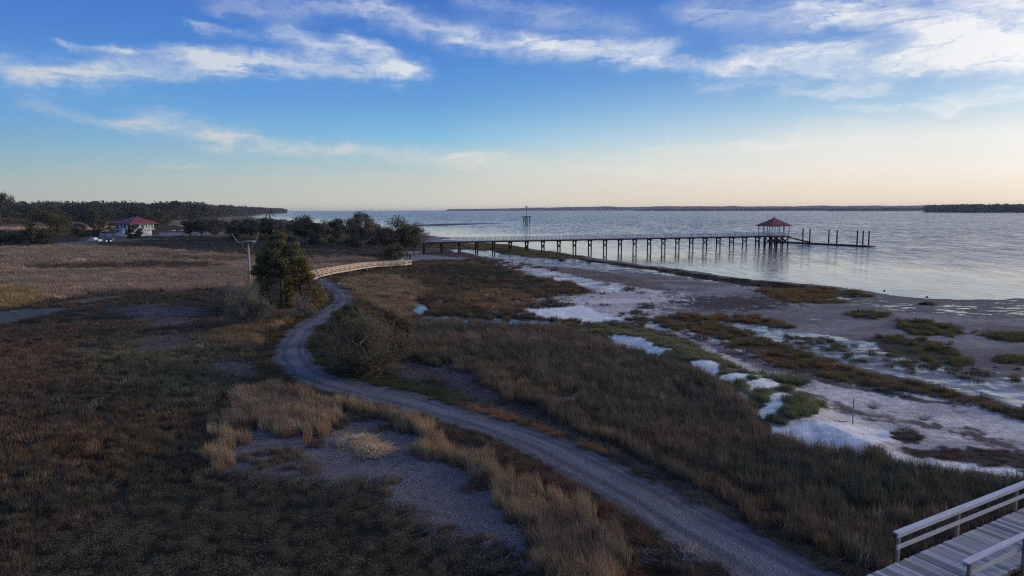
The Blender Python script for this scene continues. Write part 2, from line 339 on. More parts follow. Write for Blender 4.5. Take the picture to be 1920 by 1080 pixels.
# mudflat
zone([(1150, 505), (1260, 515), (1400, 535), (1500, 548), (1640, 556), (1720, 562), (1810, 568), (1930, 566), (2300, 580), (2300, 800), (1930, 770), (1760, 730), (1600, 700), (1480, 670), (1340, 632), (1230, 605), (1190, 590), (1200, 560), (1160, 530)], MUD, None, BARE, wet=.22, grain=1.0, surf=2, soft=2, var=(.27, .245, .235))
zone([(1440, 540), (1560, 538), (1640, 550), (1600, 565), (1520, 568), (1450, 560)], (.04, .034, .02), (.115, .085, .040), CLUMP, .6, surf=2)
zone([(1380, 585), (1500, 578), (1640, 590), (1560, 605), (1440, 605)], (.17, .155, .15), None, BARE, wet=.30, grain=.7, surf=2, soft=2)
zone([(1250, 560), (1400, 556), (1480, 566), (1440, 580), (1300, 576)], (.055, .045, .045), None, BARE, wet=.30, grain=1, surf=2, soft=2)
for q in ([(1590, 585), (1640, 582), (1650, 592), (1600, 597)], [(1672, 605), (1740, 600), (1800, 615), (1790, 630), (1700, 622)], [(1812, 615), (1870, 618), (1960, 632), (1900, 640), (1830, 630)],
          [(1620, 632), (1700, 630), (1770, 648), (1830, 680), (1780, 690), (1700, 672), (1625, 652)], [(1880, 665), (1960, 668), (1960, 690), (1890, 682)]):
    zone(q, (.03, .03, .02), (.085, .080, .040), CLUMP, .5, dens=.9, surf=2)
zone([(1250, 590), (1340, 590), (1430, 594), (1480, 612), (1420, 615), (1340, 604), (1260, 604)], (.04, .032, .02), (.115, .080, .042), CLUMP, .55, surf=2)
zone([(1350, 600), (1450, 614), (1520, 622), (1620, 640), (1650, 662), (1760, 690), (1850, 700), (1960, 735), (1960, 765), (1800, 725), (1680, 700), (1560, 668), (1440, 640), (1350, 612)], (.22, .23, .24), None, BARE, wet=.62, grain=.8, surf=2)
zone([(1200, 592), (1270, 596), (1360, 608), (1420, 632), (1520, 662), (1620, 690), (1700, 705), (1800, 728), (1930, 765), (1930, 778), (1800, 750), (1680, 722), (1580, 712), (1480, 690), (1400, 660), (1330, 640), (1250, 608)],
     (.055, .04, .024), (.130, .088, .045), CLUMP, .42, dens=.8, surf=2, var=(.09, .075, .04))
for q, dn in (([(1470, 625), (1560, 640), (1660, 668), (1640, 680), (1540, 662), (1460, 640)], .5), ([(1640, 660), (1760, 680), (1880, 700), (1860, 712), (1740, 700), (1640, 680)], .4), ([(1820, 690), (1960, 712), (1960, 730), (1860, 718)], .35)):
    zone(q, (.15, .155, .15), (.075, .070, .042), CLUMP, .35, dens=dn, wet=.5, surf=2, grain=.8)
zone([(1560, 556), (1640, 556), (1740, 566), (1930, 566), (2200, 580), (2200, 600), (1930, 592), (1760, 588), (1640, 572)], (.11, .10, .10), None, BARE, wet=.46, grain=1.3, surf=2, soft=2)
# sand and shells
zone([(935, 482), (1000, 497), (1080, 512), (1160, 524), (1240, 540), (1260, 560), (1210, 590), (1190, 604), (1110, 602), (1010, 594), (998, 582), (1040, 574), (1075, 568), (1000, 562), (1060, 556), (1130, 548), (1165, 541), (1090, 532), (1010, 520), (950, 502)], (.58, .54, .48), None, BARE, grain=.9, surf=1, soft=3, var=(.38, .345, .33))
zone([(998, 582), (1040, 574), (1080, 570), (1120, 584), (1190, 600), (1110, 603), (1010, 595)], SHELL, None, BARE, grain=.5, surf=1)
zone([(975, 505), (1060, 518), (1150, 536), (1170, 542), (1130, 550), (1080, 532), (1000, 518)], SHELL, None, BARE, grain=1.1, surf=1, var=(.2, .2, .2))
zone([(1010, 500), (1120, 508), (1230, 530), (1260, 545), (1180, 535), (1080, 518)], (.16, .125, .095), None, BARE, grain=1, surf=1, var=(.10, .08, .07))
zone([(1225, 606), (1300, 625), (1400, 660), (1480, 690), (1600, 716), (1760, 742), (1930, 782), (2300, 850), (2300, 930), (1930, 900), (1820, 886), (1740, 866), (1640, 858), (1540, 846), (1480, 820), (1440, 776), (1400, 735), (1330, 700), (1250, 665), (1160, 640), (1120, 622), (1180, 615)],
     SAND, None, BARE, grain=1.0, surf=1, soft=1.2, var=(.34, .31, .30), z=.1)
zone([(1250, 625), (1360, 668), (1470, 712), (1600, 752), (1760, 800), (1930, 838), (1930, 850), (1760, 815), (1600, 770), (1460, 725), (1350, 682), (1250, 640)], (.10, .08, .072), None, BARE, grain=1.3, surf=1, var=(.34, .30, .28), soft=1.1, warp=2.2)
zone([(1240, 612), (1360, 650), (1500, 694), (1640, 726), (1820, 760), (1820, 764), (1640, 734), (1500, 704), (1360, 660)], (.07, .052, .048), None, BARE, grain=1.2, surf=1, var=(.25, .2, .18), soft=.35, warp=.9)
zone([(1450, 805), (1500, 785), (1600, 782), (1660, 800), (1640, 840), (1560, 848), (1490, 828)], SHELL, None, BARE, grain=.4, surf=1, z=.3)
zone([(1620, 840), (1700, 835), (1800, 848), (1930, 858), (2100, 880), (2100, 905), (1920, 894), (1830, 882), (1740, 868)], SHELL, None, BARE, grain=1.3, surf=1, var=(.3, .29, .28), z=.3)
for q in ([(1640, 796), (1680, 792), (1720, 806), (1680, 812)], [(1700, 828), (1800, 822), (1930, 838), (1930, 862), (1820, 850), (1740, 842)]):
    zone(q, (.05, .04, .035), (.08, .06, .045), CLUMP, .12, surf=1, z=.3)
# green cover on the shell ridge and the white scallops where it has slipped
zone([(1080, 605), (1180, 600), (1260, 620), (1330, 648), (1400, 685), (1380, 710), (1290, 690), (1200, 655), (1110, 630)], (.07, .07, .045), (.115, .118, .066), CLUMP, .32, surf=1, z=.4)
zone([(1360, 690), (1420, 690), (1500, 722), (1535, 742), (1520, 765), (1470, 785), (1430, 770), (1385, 735)], (.10, .10, .065), (.090, .105, .058), CLUMP, .4, dens=1.2, surf=1, z=.4, soft=.8)
for q in ([(1150, 628), (1190, 632), (1240, 650), (1268, 655), (1240, 662), (1200, 652), (1165, 642)], [(1300, 678), (1335, 676), (1355, 690), (1350, 704), (1320, 695)],
          [(1355, 708), (1400, 702), (1440, 704), (1400, 716), (1360, 718)], [(1385, 735), (1420, 712), (1470, 712), (1440, 735), (1400, 750)], [(1425, 772), (1460, 738), (1510, 742), (1480, 768), (1440, 782)]):
    zone(q, SHELL, None, BARE, grain=.5, surf=1, z=.4, warp=.5, soft=.25)
for q in ([(1360, 715), (1400, 716), (1400, 730), (1370, 730)], [(1405, 742), (1440, 730), (1460, 735), (1435, 752), (1410, 762)], [(1465, 765), (1500, 745), (1540, 762), (1510, 785), (1470, 785)],
          [(1440, 700), (1490, 700), (1500, 712), (1450, 712)], [(1540, 745), (1560, 748), (1555, 760), (1535, 758)]):
    zone(q, (.05, .055, .03), (.090, .105, .055), CLUMP, .5, dens=1.4, surf=1, z=.4, warp=.5)

# the near boardwalk, used again below
BZ = 0.8
BP0 = at(1687, 1054, BZ); BP2 = at(1906, 960, BZ)
BU = (BP2 - BP0); BU /= np.linalg.norm(BU)
BV = np.array([BU[1], -BU[0], 0.0])                    # towards the camera
BWID = 1.95

SLOPE = 0.022
def field(x, y):
    n = len(x)
    dist = np.hypot(x, y)
    wv = np.minimum(0.6 + dist * 0.012, 5.0)
    fr = 1.0 / np.minimum(1.5 + dist * 0.02, 12.0)
    wx = (fbm(x * .25, y * .25, 11, 3) - .5) * 2.2 * np.minimum(wv, 1.4) + (fbm(x * .04, y * .04, 12, 2) - .5) * wv
    wy = (fbm(x * .25, y * .25, 13, 3) - .5) * 2.2 * np.minimum(wv, 1.4) + (fbm(x * .04, y * .04, 14, 2) - .5) * wv
    edge = fbm(x * .9, y * .9, 21, 3) - .5
    edge2 = fbm(x * 3.1, y * 3.1, 22, 2) - .5
    band = fbm(x * .035, y * .11, 31, 4)                # patches stretched across the marsh
    fine = fbm(x * .5, y * .9, 32, 3)
    a, c, d = np.array([.066, .054, .042]), np.array([.050, .048, .038]), np.array([.074, .056, .044])
    m = sstep(.38, .62, band)[:, None]; m2 = sstep(.56, .72, fbm(x * .05, y * .16, 35, 3))[:, None]
    gcol = (c * (1 - m) + a * m) * (1 - .7 * m2) + d * .7 * m2
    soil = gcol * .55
    kind = np.full(n, SHORT); gh = np.full(n, .42); dens = np.ones(n)
    wet = np.zeros(n); grain = np.full(n, .3); surf = np.zeros(n, int)
    u = _hash(np.floor(x * 37), np.floor(y * 41), 5)
    sl = sdpoly(x, y, LAND)
    sh = (sl < 14 + edge * 8) & (y < 420) & (x > -60); soil[sh] = MUD; kind[sh] = BARE; surf[sh] = 2; wet[sh] = .34; grain[sh] = 1.0; gcol[sh] = MUD
    for zd in ZN:
        p = zd['poly']; mg = 6
        k = np.nonzero((x > p[:, 0].min() - mg) & (x < p[:, 0].max() + mg) & (y > p[:, 1].min() - mg) & (y < p[:, 1].max() + mg))[0]
        if not len(k): continue
        w = zd['warp']
        s = sdpoly(x[k] + wx[k] * w, y[k] + wy[k] * w, p)
        soft = zd['soft'] * (0.5 + dist[k] * .006)
        mk = sstep(-.5, .5, s / soft + edge[k] * 3.2 + edge2[k] * 2.2)
        vv = sstep(.35, .65, fbm(x[k] * .12 * zd['scale'], y[k] * .3 * zd['scale'], 41 + len(p) % 7, 4))[:, None]
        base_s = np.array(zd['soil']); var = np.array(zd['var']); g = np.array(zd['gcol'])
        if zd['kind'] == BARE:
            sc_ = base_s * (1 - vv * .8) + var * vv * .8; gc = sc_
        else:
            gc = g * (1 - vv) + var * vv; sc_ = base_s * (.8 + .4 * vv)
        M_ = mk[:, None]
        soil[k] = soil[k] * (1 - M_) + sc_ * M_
        wet[k] = wet[k] * (1 - mk) + zd['wet'] * mk; grain[k] = grain[k] * (1 - mk) + zd['grain'] * mk
        h_ = mk > (.25 + .5 * u[k]); kk = k[h_]
        gcol[kk] = gc[h_]; kind[kk] = zd['kind']; gh[kk] = zd['h']; dens[kk] = zd['dens']; surf[kk] = zd['surf']
    sp = ((kind == CLUMP) & (surf == 2) & (fbm(x * .7, y * .9, 55, 3) < .43)) | ((kind == CLUMP) & (surf == 1) & (fbm(x * 1.1, y * 1.1, 56, 2) < .36)); kind[sp] = BARE
    soil[surf == 0] *= [1.05, 1.02, .78]
    wg = (kind == WRACK) & (fbm(x * .55, y * .55, 57, 3) < .29); kind[wg] = SHORT; gcol[wg] = (.085, .072, .055); gh[wg] = .4; soil[wg] *= .8
    # the land's height: flat marsh, shelving gently to the water
    sl_w = sl + (fbm(x * .08, y * .08, 61, 3) - .5) * np.minimum(6, 1 + dist * .02) + edge * 1.0
    hz = WATER + np.clip(sl_w * SLOPE, -2.5, .42)
    hz = np.where(surf == 0, np.maximum(hz, np.minimum(-.12 + sl_w * .04, 0)), hz)
    isl = sdpoly(x, y, BAR); hz = np.maximum(hz, WATER + np.clip((isl + edge * 3) * .02, -2, .12))
    soil[isl > -3] = MUD; kind[(isl > -3)] = BARE
    for I in ISL:
        q = sdpoly(x, y, I); hz = np.maximum(hz, WATER + np.clip(q * .01, -2, .3)); ii = q > -4
        soil[ii] = (.06, .05, .035); kind[ii] = BARE; surf[ii] = 0
    inland = sstep(4, 25, sl)
    hz = hz + (fbm(x * .3, y * .3, 71, 3) - .5) * .16 * inland + (fbm(x * 1.7, y * 1.7, 72, 2) - .5) * .07 * inland + (fbm(x * .3, y * .3, 73, 2) - .5) * .05
    rg = sdpoly(x + wx * .4, y + wy * .4, RIDGE); hz = hz + .55 * sstep(-2.5, 1.5, rg)
    lawn = sdpoly(x, y, BANK); hz = hz + .5 * sstep(-12, 6, lawn)
    kind[sl_w < 1.0] = BARE
    under = sl_w < .5
    soil[under] = soil[under] * .6
    # bank of the track
    rd, hw = road_dist(x, y)
    bank = 1 - sstep(0, 2.6, rd - hw - .3)
    hz = hz * (1 - bank) + RZ * bank - .10 * (1 - sstep(-.5, -.2, rd - hw))
    on = rd < hw + .1 + edge * .9
    soil[rd < hw + .15 + edge * .8] = (.10, .10, .105)
    kind[on] = BARE; grain[on] = .8
    # turf is kept low right beside it
    side = (rd < hw + .9) & ~on & ((kind == REED) | (kind == STRAW) | (kind == SHORT))
    gh[side] = .15; kind[side] = VERGE
    # nothing tall grows through the boardwalk
    rx, ry = x - BP0[0], y - BP0[1]
    al, ac = rx * BU[0] + ry * BU[1], rx * BV[0] + ry * BV[1]
    ub = (al > -6.5) & (al < 40) & (ac > -.35) & (ac < BWID + .35)
    gh[ub] = np.minimum(gh[ub], .22)
    return dict(soil=soil, gcol=gcol, kind=kind, h=gh, dens=dens, wet=wet, grain=grain, surf=surf, z=hz, sl=sl)
BAR = pxpoly([(770, 422), (830, 419.5), (900, 418.2), (962, 418.5), (900, 420.5), (830, 423.5), (770, 424.5)], WATER)
ISL = [np.array([at(1240, 395.6, -.3)[:2], at(1500, 395.9, -.3)[:2], at(1720, 396.2, -.3)[:2], at(1730, 394.0, -.3)[:2], at(1500, 394.2, -.3)[:2]]),
       np.array([at(1690, 396.6, -.3)[:2], at(1800, 397.2, -.3)[:2], at(1920, 397.4, -.3)[:2], at(2300, 398, -.3)[:2], (4200, 2200), (3500, 3600), (2000, 3300)])]
RIDGE = pxpoly([(1120, 618), (1200, 640), (1300, 682), (1360, 715), (1410, 755), (1450, 790), (1520, 800), (1640, 830), (1560, 780), (1500, 740), (1430, 705), (1330, 665), (1220, 628)], .4)
BANK = pxpoly([(140, 440), (300, 436), (640, 436), (790, 445), (640, 452), (300, 452), (140, 450)], .2)

# ------------------------------------------------------------------ object helpers
def tag(o, label=None, cat=None, group=None, kind=None):
    if label: o['label'] = label
    if cat: o['category'] = cat
    if group: o['group'] = group
    if kind: o['kind'] = kind
    return o
def empty(name, loc, rz=0, **k):
    o = bpy.data.objects.new(name, None); COL.objects.link(o)
    o.location = loc; o.rotation_euler = (0, 0, rz); o.empty_display_size = .2
    return tag(o, **k)
def link(name, me, parent=None, mat=None, link_it=True):
    o = bpy.data.objects.new(name, me)
    if link_it: COL.objects.link(o)
    if parent: o.parent = parent
    if mat and not me.materials: me.materials.append(mat)
    return o
def mesh_np(name, V, Fq, cols=None, smooth=False):
    """mesh from arrays; faces all with the same number of corners"""
    me = bpy.data.meshes.new(name)
    V = np.asarray(V, np.float32); Fq = np.asarray(Fq, np.int32)
    me.vertices.add(len(V)); me.vertices.foreach_set('co', V.ravel())
    nf, k = Fq.shape
    me.loops.add(nf * k); me.loops.foreach_set('vertex_index', Fq.ravel())
    me.polygons.add(nf); me.polygons.foreach_set('loop_start', np.arange(0, nf * k, k, dtype=np.int32))
    if smooth: me.polygons.foreach_set('use_smooth', np.ones(nf, bool))
    for an, av in (cols or {}).items():
        av = np.asarray(av, np.float32)
        if av.ndim == 1:
            at_ = me.attributes.new(an, 'FLOAT', 'POINT'); at_.data.foreach_set('value', av)
        else:
            at_ = me.attributes.new(an, 'FLOAT_COLOR', 'POINT')
            at_.data.foreach_set('color', np.hstack([av, np.ones((len(av), 1))]).astype(np.float32).ravel())
    me.update(calc_edges=True)
    me.validate()
    return me
class MB:
    """collects boxes, bars and tubes into one mesh"""
    def __init__(s): s.v = []; s.f = []
    def add(s, v, f):
        o = len(s.v); s.v += [tuple(p) for p in v]; s.f += [tuple(i + o for i in q) for q in f]; return s
    def box(s, x0, y0, z0, x1, y1, z1):
        v = [(x0, y0, z0), (x1, y0, z0), (x1, y1, z0), (x0, y1, z0), (x0, y0, z1), (x1, y0, z1), (x1, y1, z1), (x0, y1, z1)]
        return s.add(v, [(0, 3, 2, 1), (4, 5, 6, 7), (0, 1, 5, 4), (1, 2, 6, 5), (2, 3, 7, 6), (3, 0, 4, 7)])
    def bar(s, a, b_, w, h, up=(0, 0, 1)):
        """rectangular bar from a to b, w across, h along up"""
        a, b_, up = np.array(a, float), np.array(b_, float), np.array(up, float)
        d = b_ - a; d /= np.linalg.norm(d)
        r = np.cross(d, up)
        if np.linalg.norm(r) < 1e-4: r = np.cross(d, (1, 0, 0))
        r /= np.linalg.norm(r); u = np.cross(r, d)
        v = [p + r * sx * w / 2 + u * sz * h / 2 for p in (a, b_) for sx, sz in ((-1, -1), (1, -1), (1, 1), (-1, 1))]
        return s.add(v, [(0, 1, 2, 3), (7, 6, 5, 4), (0, 4, 5, 1), (1, 5, 6, 2), (2, 6, 7, 3), (3, 7, 4, 0)])
    def tube(s, pts, rad, n=6, cap=True):
        pts = [np.array(p, float) for p in pts]; rad = [rad] * len(pts) if np.isscalar(rad) else rad
        v = []; f = []
        ref = np.array((0.3, 0.9, 0.1))
        for i, p in enumerate(pts):
            d = pts[min(i + 1, len(pts) - 1)] - pts[max(i - 1, 0)]; d = d / (np.linalg.norm(d) + 1e-9)
            r = np.cross(d, ref); r /= np.linalg.norm(r) + 1e-9; u = np.cross(r, d)
            for k in range(n):
                t = 2 * math.pi * k / n
                v.append(p + (r * math.cos(t) + u * math.sin(t)) * rad[i])
        for i in range(len(pts) - 1):
            for k in range(n):
                a, c = i * n + k, i * n + (k + 1) % n
                f.append((a, c, c + n, a + n))
        if cap: f.append(tuple(range(n))[::-1]); f.append(tuple(len(v) - n + k for k in range(n)))
        return s.add(v, f)
    def build(s, name, mat, parent=None, smooth=False):
        me = bpy.data.meshes.new(name); me.from_pydata([tuple(map(float, p)) for p in s.v], [], s.f); me.update()
        if smooth: me.polygons.foreach_set('use_smooth', [True] * len(me.polygons))
        me.materials.append(mat)
        return link(name, me, parent)

# ------------------------------------------------------------------ materials
def newmat(name):
    m = bpy.data.materials.new(name); m.use_nodes = True; m.node_tree.nodes.clear()
    bb = NB(m.node_tree); pr = bb.n('ShaderNodeBsdfPrincipled'); out = bb.n('ShaderNodeOutputMaterial')
    m.node_tree.links.new(pr.outputs[0], out.inputs[0])
    return m, bb, pr, out
def attr(bb, name, typ='GEOMETRY'):
    o = bb.n('ShaderNodeAttribute', attribute_name=name, attribute_type=typ)
    return o
def simple(name, col, rough=.7, var=.25, scale=6.0, metal=0.0, stretch=(1, 1, 1), bump=0.0, spec=.3, emit=0):
    m, bb, pr, out = newmat(name)
    tcn = bb.n('ShaderNodeTexCoord').outputs['Object']
    f, _ = bb.noise(bb.v('MULTIPLY', tcn, stretch), scale, 5, .6)
    c = bb.mix(1.0, (*col, 1), bb.n('ShaderNodeCombineColor').outputs[0], 'MULTIPLY')
    k = bb.rng(f, .25, .75, 1 - var, 1 + var)
    cc = bb.v('SCALE', tuple(col), scale=k)
    bb.put(pr.inputs['Base Color'], cc)
    pr.inputs['Roughness'].default_value = rough; pr.inputs['Metallic'].default_value = metal
    pr.inputs['Specular IOR Level'].default_value = spec
    if bump:
        bp = bb.n('ShaderNodeBump'); bp.inputs['Strength'].default_value = bump; bp.inputs['Distance'].default_value = .02
        bb.put(bp.inputs['Height'], f); bb.put(pr.inputs['Normal'], bp.outputs[0])
    if emit:
        bb.put(pr.inputs['Emission Color'], (*col, 1)); pr.inputs['Emission Strength'].default_value = emit
    return m

def ground_mat():
    m, bb, pr, out = newmat('ground_cover')
    pos = bb.n('ShaderNodeNewGeometry').outputs['Position']
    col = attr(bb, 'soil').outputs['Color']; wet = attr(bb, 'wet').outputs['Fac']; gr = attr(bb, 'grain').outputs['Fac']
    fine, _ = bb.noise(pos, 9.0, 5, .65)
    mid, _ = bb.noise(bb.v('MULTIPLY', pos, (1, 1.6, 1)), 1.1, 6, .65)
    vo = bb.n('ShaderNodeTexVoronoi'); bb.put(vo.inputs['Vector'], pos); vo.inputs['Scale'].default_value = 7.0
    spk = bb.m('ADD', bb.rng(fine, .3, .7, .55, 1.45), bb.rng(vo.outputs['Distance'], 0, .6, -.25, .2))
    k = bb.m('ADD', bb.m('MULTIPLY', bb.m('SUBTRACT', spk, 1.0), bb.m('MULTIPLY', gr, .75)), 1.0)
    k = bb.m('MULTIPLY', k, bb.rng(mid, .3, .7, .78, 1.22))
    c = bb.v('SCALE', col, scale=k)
    # broken shell and wrack scattered over the flats
    ds, _ = bb.noise(bb.v('MULTIPLY', pos, (.5, 1.4, 1)), 1.7, 6, .7)
    ds2, _ = bb.noise(bb.v('MULTIPLY', pos, (.22, .8, 1)), .55, 9, .74, .6)
    dark = bb.m('MULTIPLY', bb.m('MAXIMUM', bb.rng(ds, .55, .64, 0, .6), bb.rng(ds2, .54, .64, 0, .55)), bb.m('MINIMUM', gr, 1.0))
    c = bb.mix(dark, c, bb.v('SCALE', c, scale=.35))
    wn, _ = bb.noise(bb.v('MULTIPLY', pos, (.35, .8, 1)), .9, 9, .72)
    we = bb.m('ADD', wet, bb.m('MULTIPLY', bb.m('SUBTRACT', wn, .5), 1.7))
    wm = bb.rng(we, .42, .60, 0, 1, True)
    c = bb.mix(wm, c, bb.v('SCALE', c, scale=.45))
    bb.put(pr.inputs['Base Color'], c)
    bb.put(pr.inputs['Roughness'], bb.rng(wm, 0, 1, .95, .13))
    bb.put(pr.inputs['Specular IOR Level'], bb.rng(wm, 0, 1, .15, .7))
    bp = bb.n('ShaderNodeBump'); bp.inputs['Distance'].default_value = .05
    bb.put(bp.inputs['Height'], bb.m('ADD', fine, bb.m('MULTIPLY', mid, 1.5)))
    bb.put(bp.inputs['Strength'], bb.rng(wm, 0, 1, .8, .05))
    bb.put(pr.inputs['Normal'], bp.outputs[0])
    return m
GROUND = ground_mat()

def gravel_mat():
    m, bb, pr, out = newmat('gravel')
    pos = bb.n('ShaderNodeNewGeometry').outputs['Position']
    ac = attr(bb, 'across').outputs['Fac']; al = attr(bb, 'along').outputs['Fac']
    vo = bb.n('ShaderNodeTexVoronoi'); bb.put(vo.inputs['Vector'], pos); vo.inputs['Scale'].default_value = 22
    vs = bb.n('ShaderNodeSeparateColor'); bb.put(vs.inputs[0], vo.outputs['Color'])
    fine, _ = bb.noise(pos, 14, 4, .7)
    big, _ = bb.noise(pos, .35, 5, .6)
    ru = bb.n('ShaderNodeCombineXYZ'); bb.put(ru.inputs[0], bb.m('MULTIPLY', ac, 2.2)); bb.put(ru.inputs[1], bb.m('MULTIPLY', al, .12))
    streak, _ = bb.noise(ru.outputs[0], 1.8, 5, .6)
    k = bb.m('MULTIPLY', bb.rng(vs.outputs[0], 0, 1, .55, 1.5), bb.rng(fine, .3, .7, .8, 1.2))
    k = bb.m('MULTIPLY', k, bb.rng(streak, .3, .7, .72, 1.28))
    k = bb.m('MULTIPLY', k, bb.rng(big, .3, .7, .86, 1.14))
    # stone thrown out of the two wheel tracks, leaving a paler crown
    a2 = bb.m('ABSOLUTE', ac)
    tr = bb.m('POWER', math.e, bb.m('MULTIPLY', bb.m('POWER', bb.m('MULTIPLY', bb.m('SUBTRACT', a2, .45), 5.5), 2.0), -1.0))
    k = bb.m('MULTIPLY', k, bb.rng(tr, 0, 1, 1.2, .70))
    c = bb.v('SCALE', (.092, .096, .112), scale=k)
    sandm = bb.m('MULTIPLY', bb.rng(a2, .72, 1.0, 0, .8), bb.rng(fine, .35, .6, 0, 1))
    c = bb.mix(sandm, c, (.20, .18, .155, 1))
    bb.put(pr.inputs['Base Color'], c); pr.inputs['Roughness'].default_value = .85
    bp = bb.n('ShaderNodeBump'); bp.inputs['Strength'].default_value = .8; bp.inputs['Distance'].default_value = .03
    bb.put(bp.inputs['Height'], vo.outputs['Distance']); bb.put(pr.inputs['Normal'], bp.outputs[0])
    return m

def water_mat():
    m, bb, pr, out = newmat('estuary_water')
    pos = bb.n('ShaderNodeNewGeometry').outputs['Position']
    chop = attr(bb, 'chop').outputs['Fac']
    p1 = bb.v('MULTIPLY', pos, (1.0, .55, 1))
    n1, _ = bb.noise(p1, 1.6, 4, .6, .3)
    n2, _ = bb.noise(p1, .35, 4, .6)
    n3, _ = bb.noise(bb.v('MULTIPLY', pos, (1.0, 3.0, 1)), .02, 5, .6)
    n4, _ = bb.noise(p1, .09, 3, .6)
    hgt = bb.m('ADD', bb.m('MULTIPLY', n1, .35), bb.m('ADD', bb.m('MULTIPLY', n2, 1.3), bb.m('MULTIPLY', n4, 3.0)))
    bp = bb.n('ShaderNodeBump'); bp.inputs['Distance'].default_value = 1.05
    bb.put(bp.inputs['Height'], hgt)
    n5, _ = bb.noise(bb.v('MULTIPLY', pos, (.45, .11, 1)), 1.0, 5, .7, .3)
    n6, _ = bb.noise(bb.v('MULTIPLY', pos, (.035, .008, 1)), 1.0, 6, .72)
    gust = bb.m('MULTIPLY', bb.rng(n5, .38, .62, .3, 1.6), bb.rng(n6, .36, .64, .75, 1.2))
    bb.put(bp.inputs['Strength'], bb.m('MULTIPLY', bb.m('MULTIPLY', chop, gust), bb.rng(n3, .3, .7, .6, 1.0)))
    bb.put(pr.inputs['Normal'], bp.outputs[0])
    bb.put(pr.inputs['Base Color'], (.035, .052, .075, 1))
    pr.inputs['IOR'].default_value = 1.333
    bb.put(pr.inputs['Roughness'], bb.m('ADD', .05, bb.m('MULTIPLY', bb.m('MULTIPLY', chop, gust), .20)))
    pr.inputs['Specular IOR Level'].default_value = .5
    return m

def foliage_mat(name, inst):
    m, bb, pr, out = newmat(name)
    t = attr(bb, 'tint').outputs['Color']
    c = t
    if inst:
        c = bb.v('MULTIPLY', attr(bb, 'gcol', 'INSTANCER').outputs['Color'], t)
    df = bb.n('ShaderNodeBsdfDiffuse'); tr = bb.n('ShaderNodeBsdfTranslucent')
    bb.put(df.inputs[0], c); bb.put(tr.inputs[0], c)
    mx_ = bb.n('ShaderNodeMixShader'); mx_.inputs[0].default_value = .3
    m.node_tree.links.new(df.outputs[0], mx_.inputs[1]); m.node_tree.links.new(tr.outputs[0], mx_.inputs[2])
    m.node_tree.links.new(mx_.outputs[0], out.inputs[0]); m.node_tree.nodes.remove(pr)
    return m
GRASS = foliage_mat('grass_blades', True)
LEAF = foliage_mat('leaves', False)
BARK = simple('bark', (.085, .070, .058), .95, .4, 3, stretch=(1, 1, .3), bump=.5)
PALEBARK = simple('pale_bark', (.20, .18, .165), .95, .35, 3, stretch=(1, 1, .3), bump=.5)

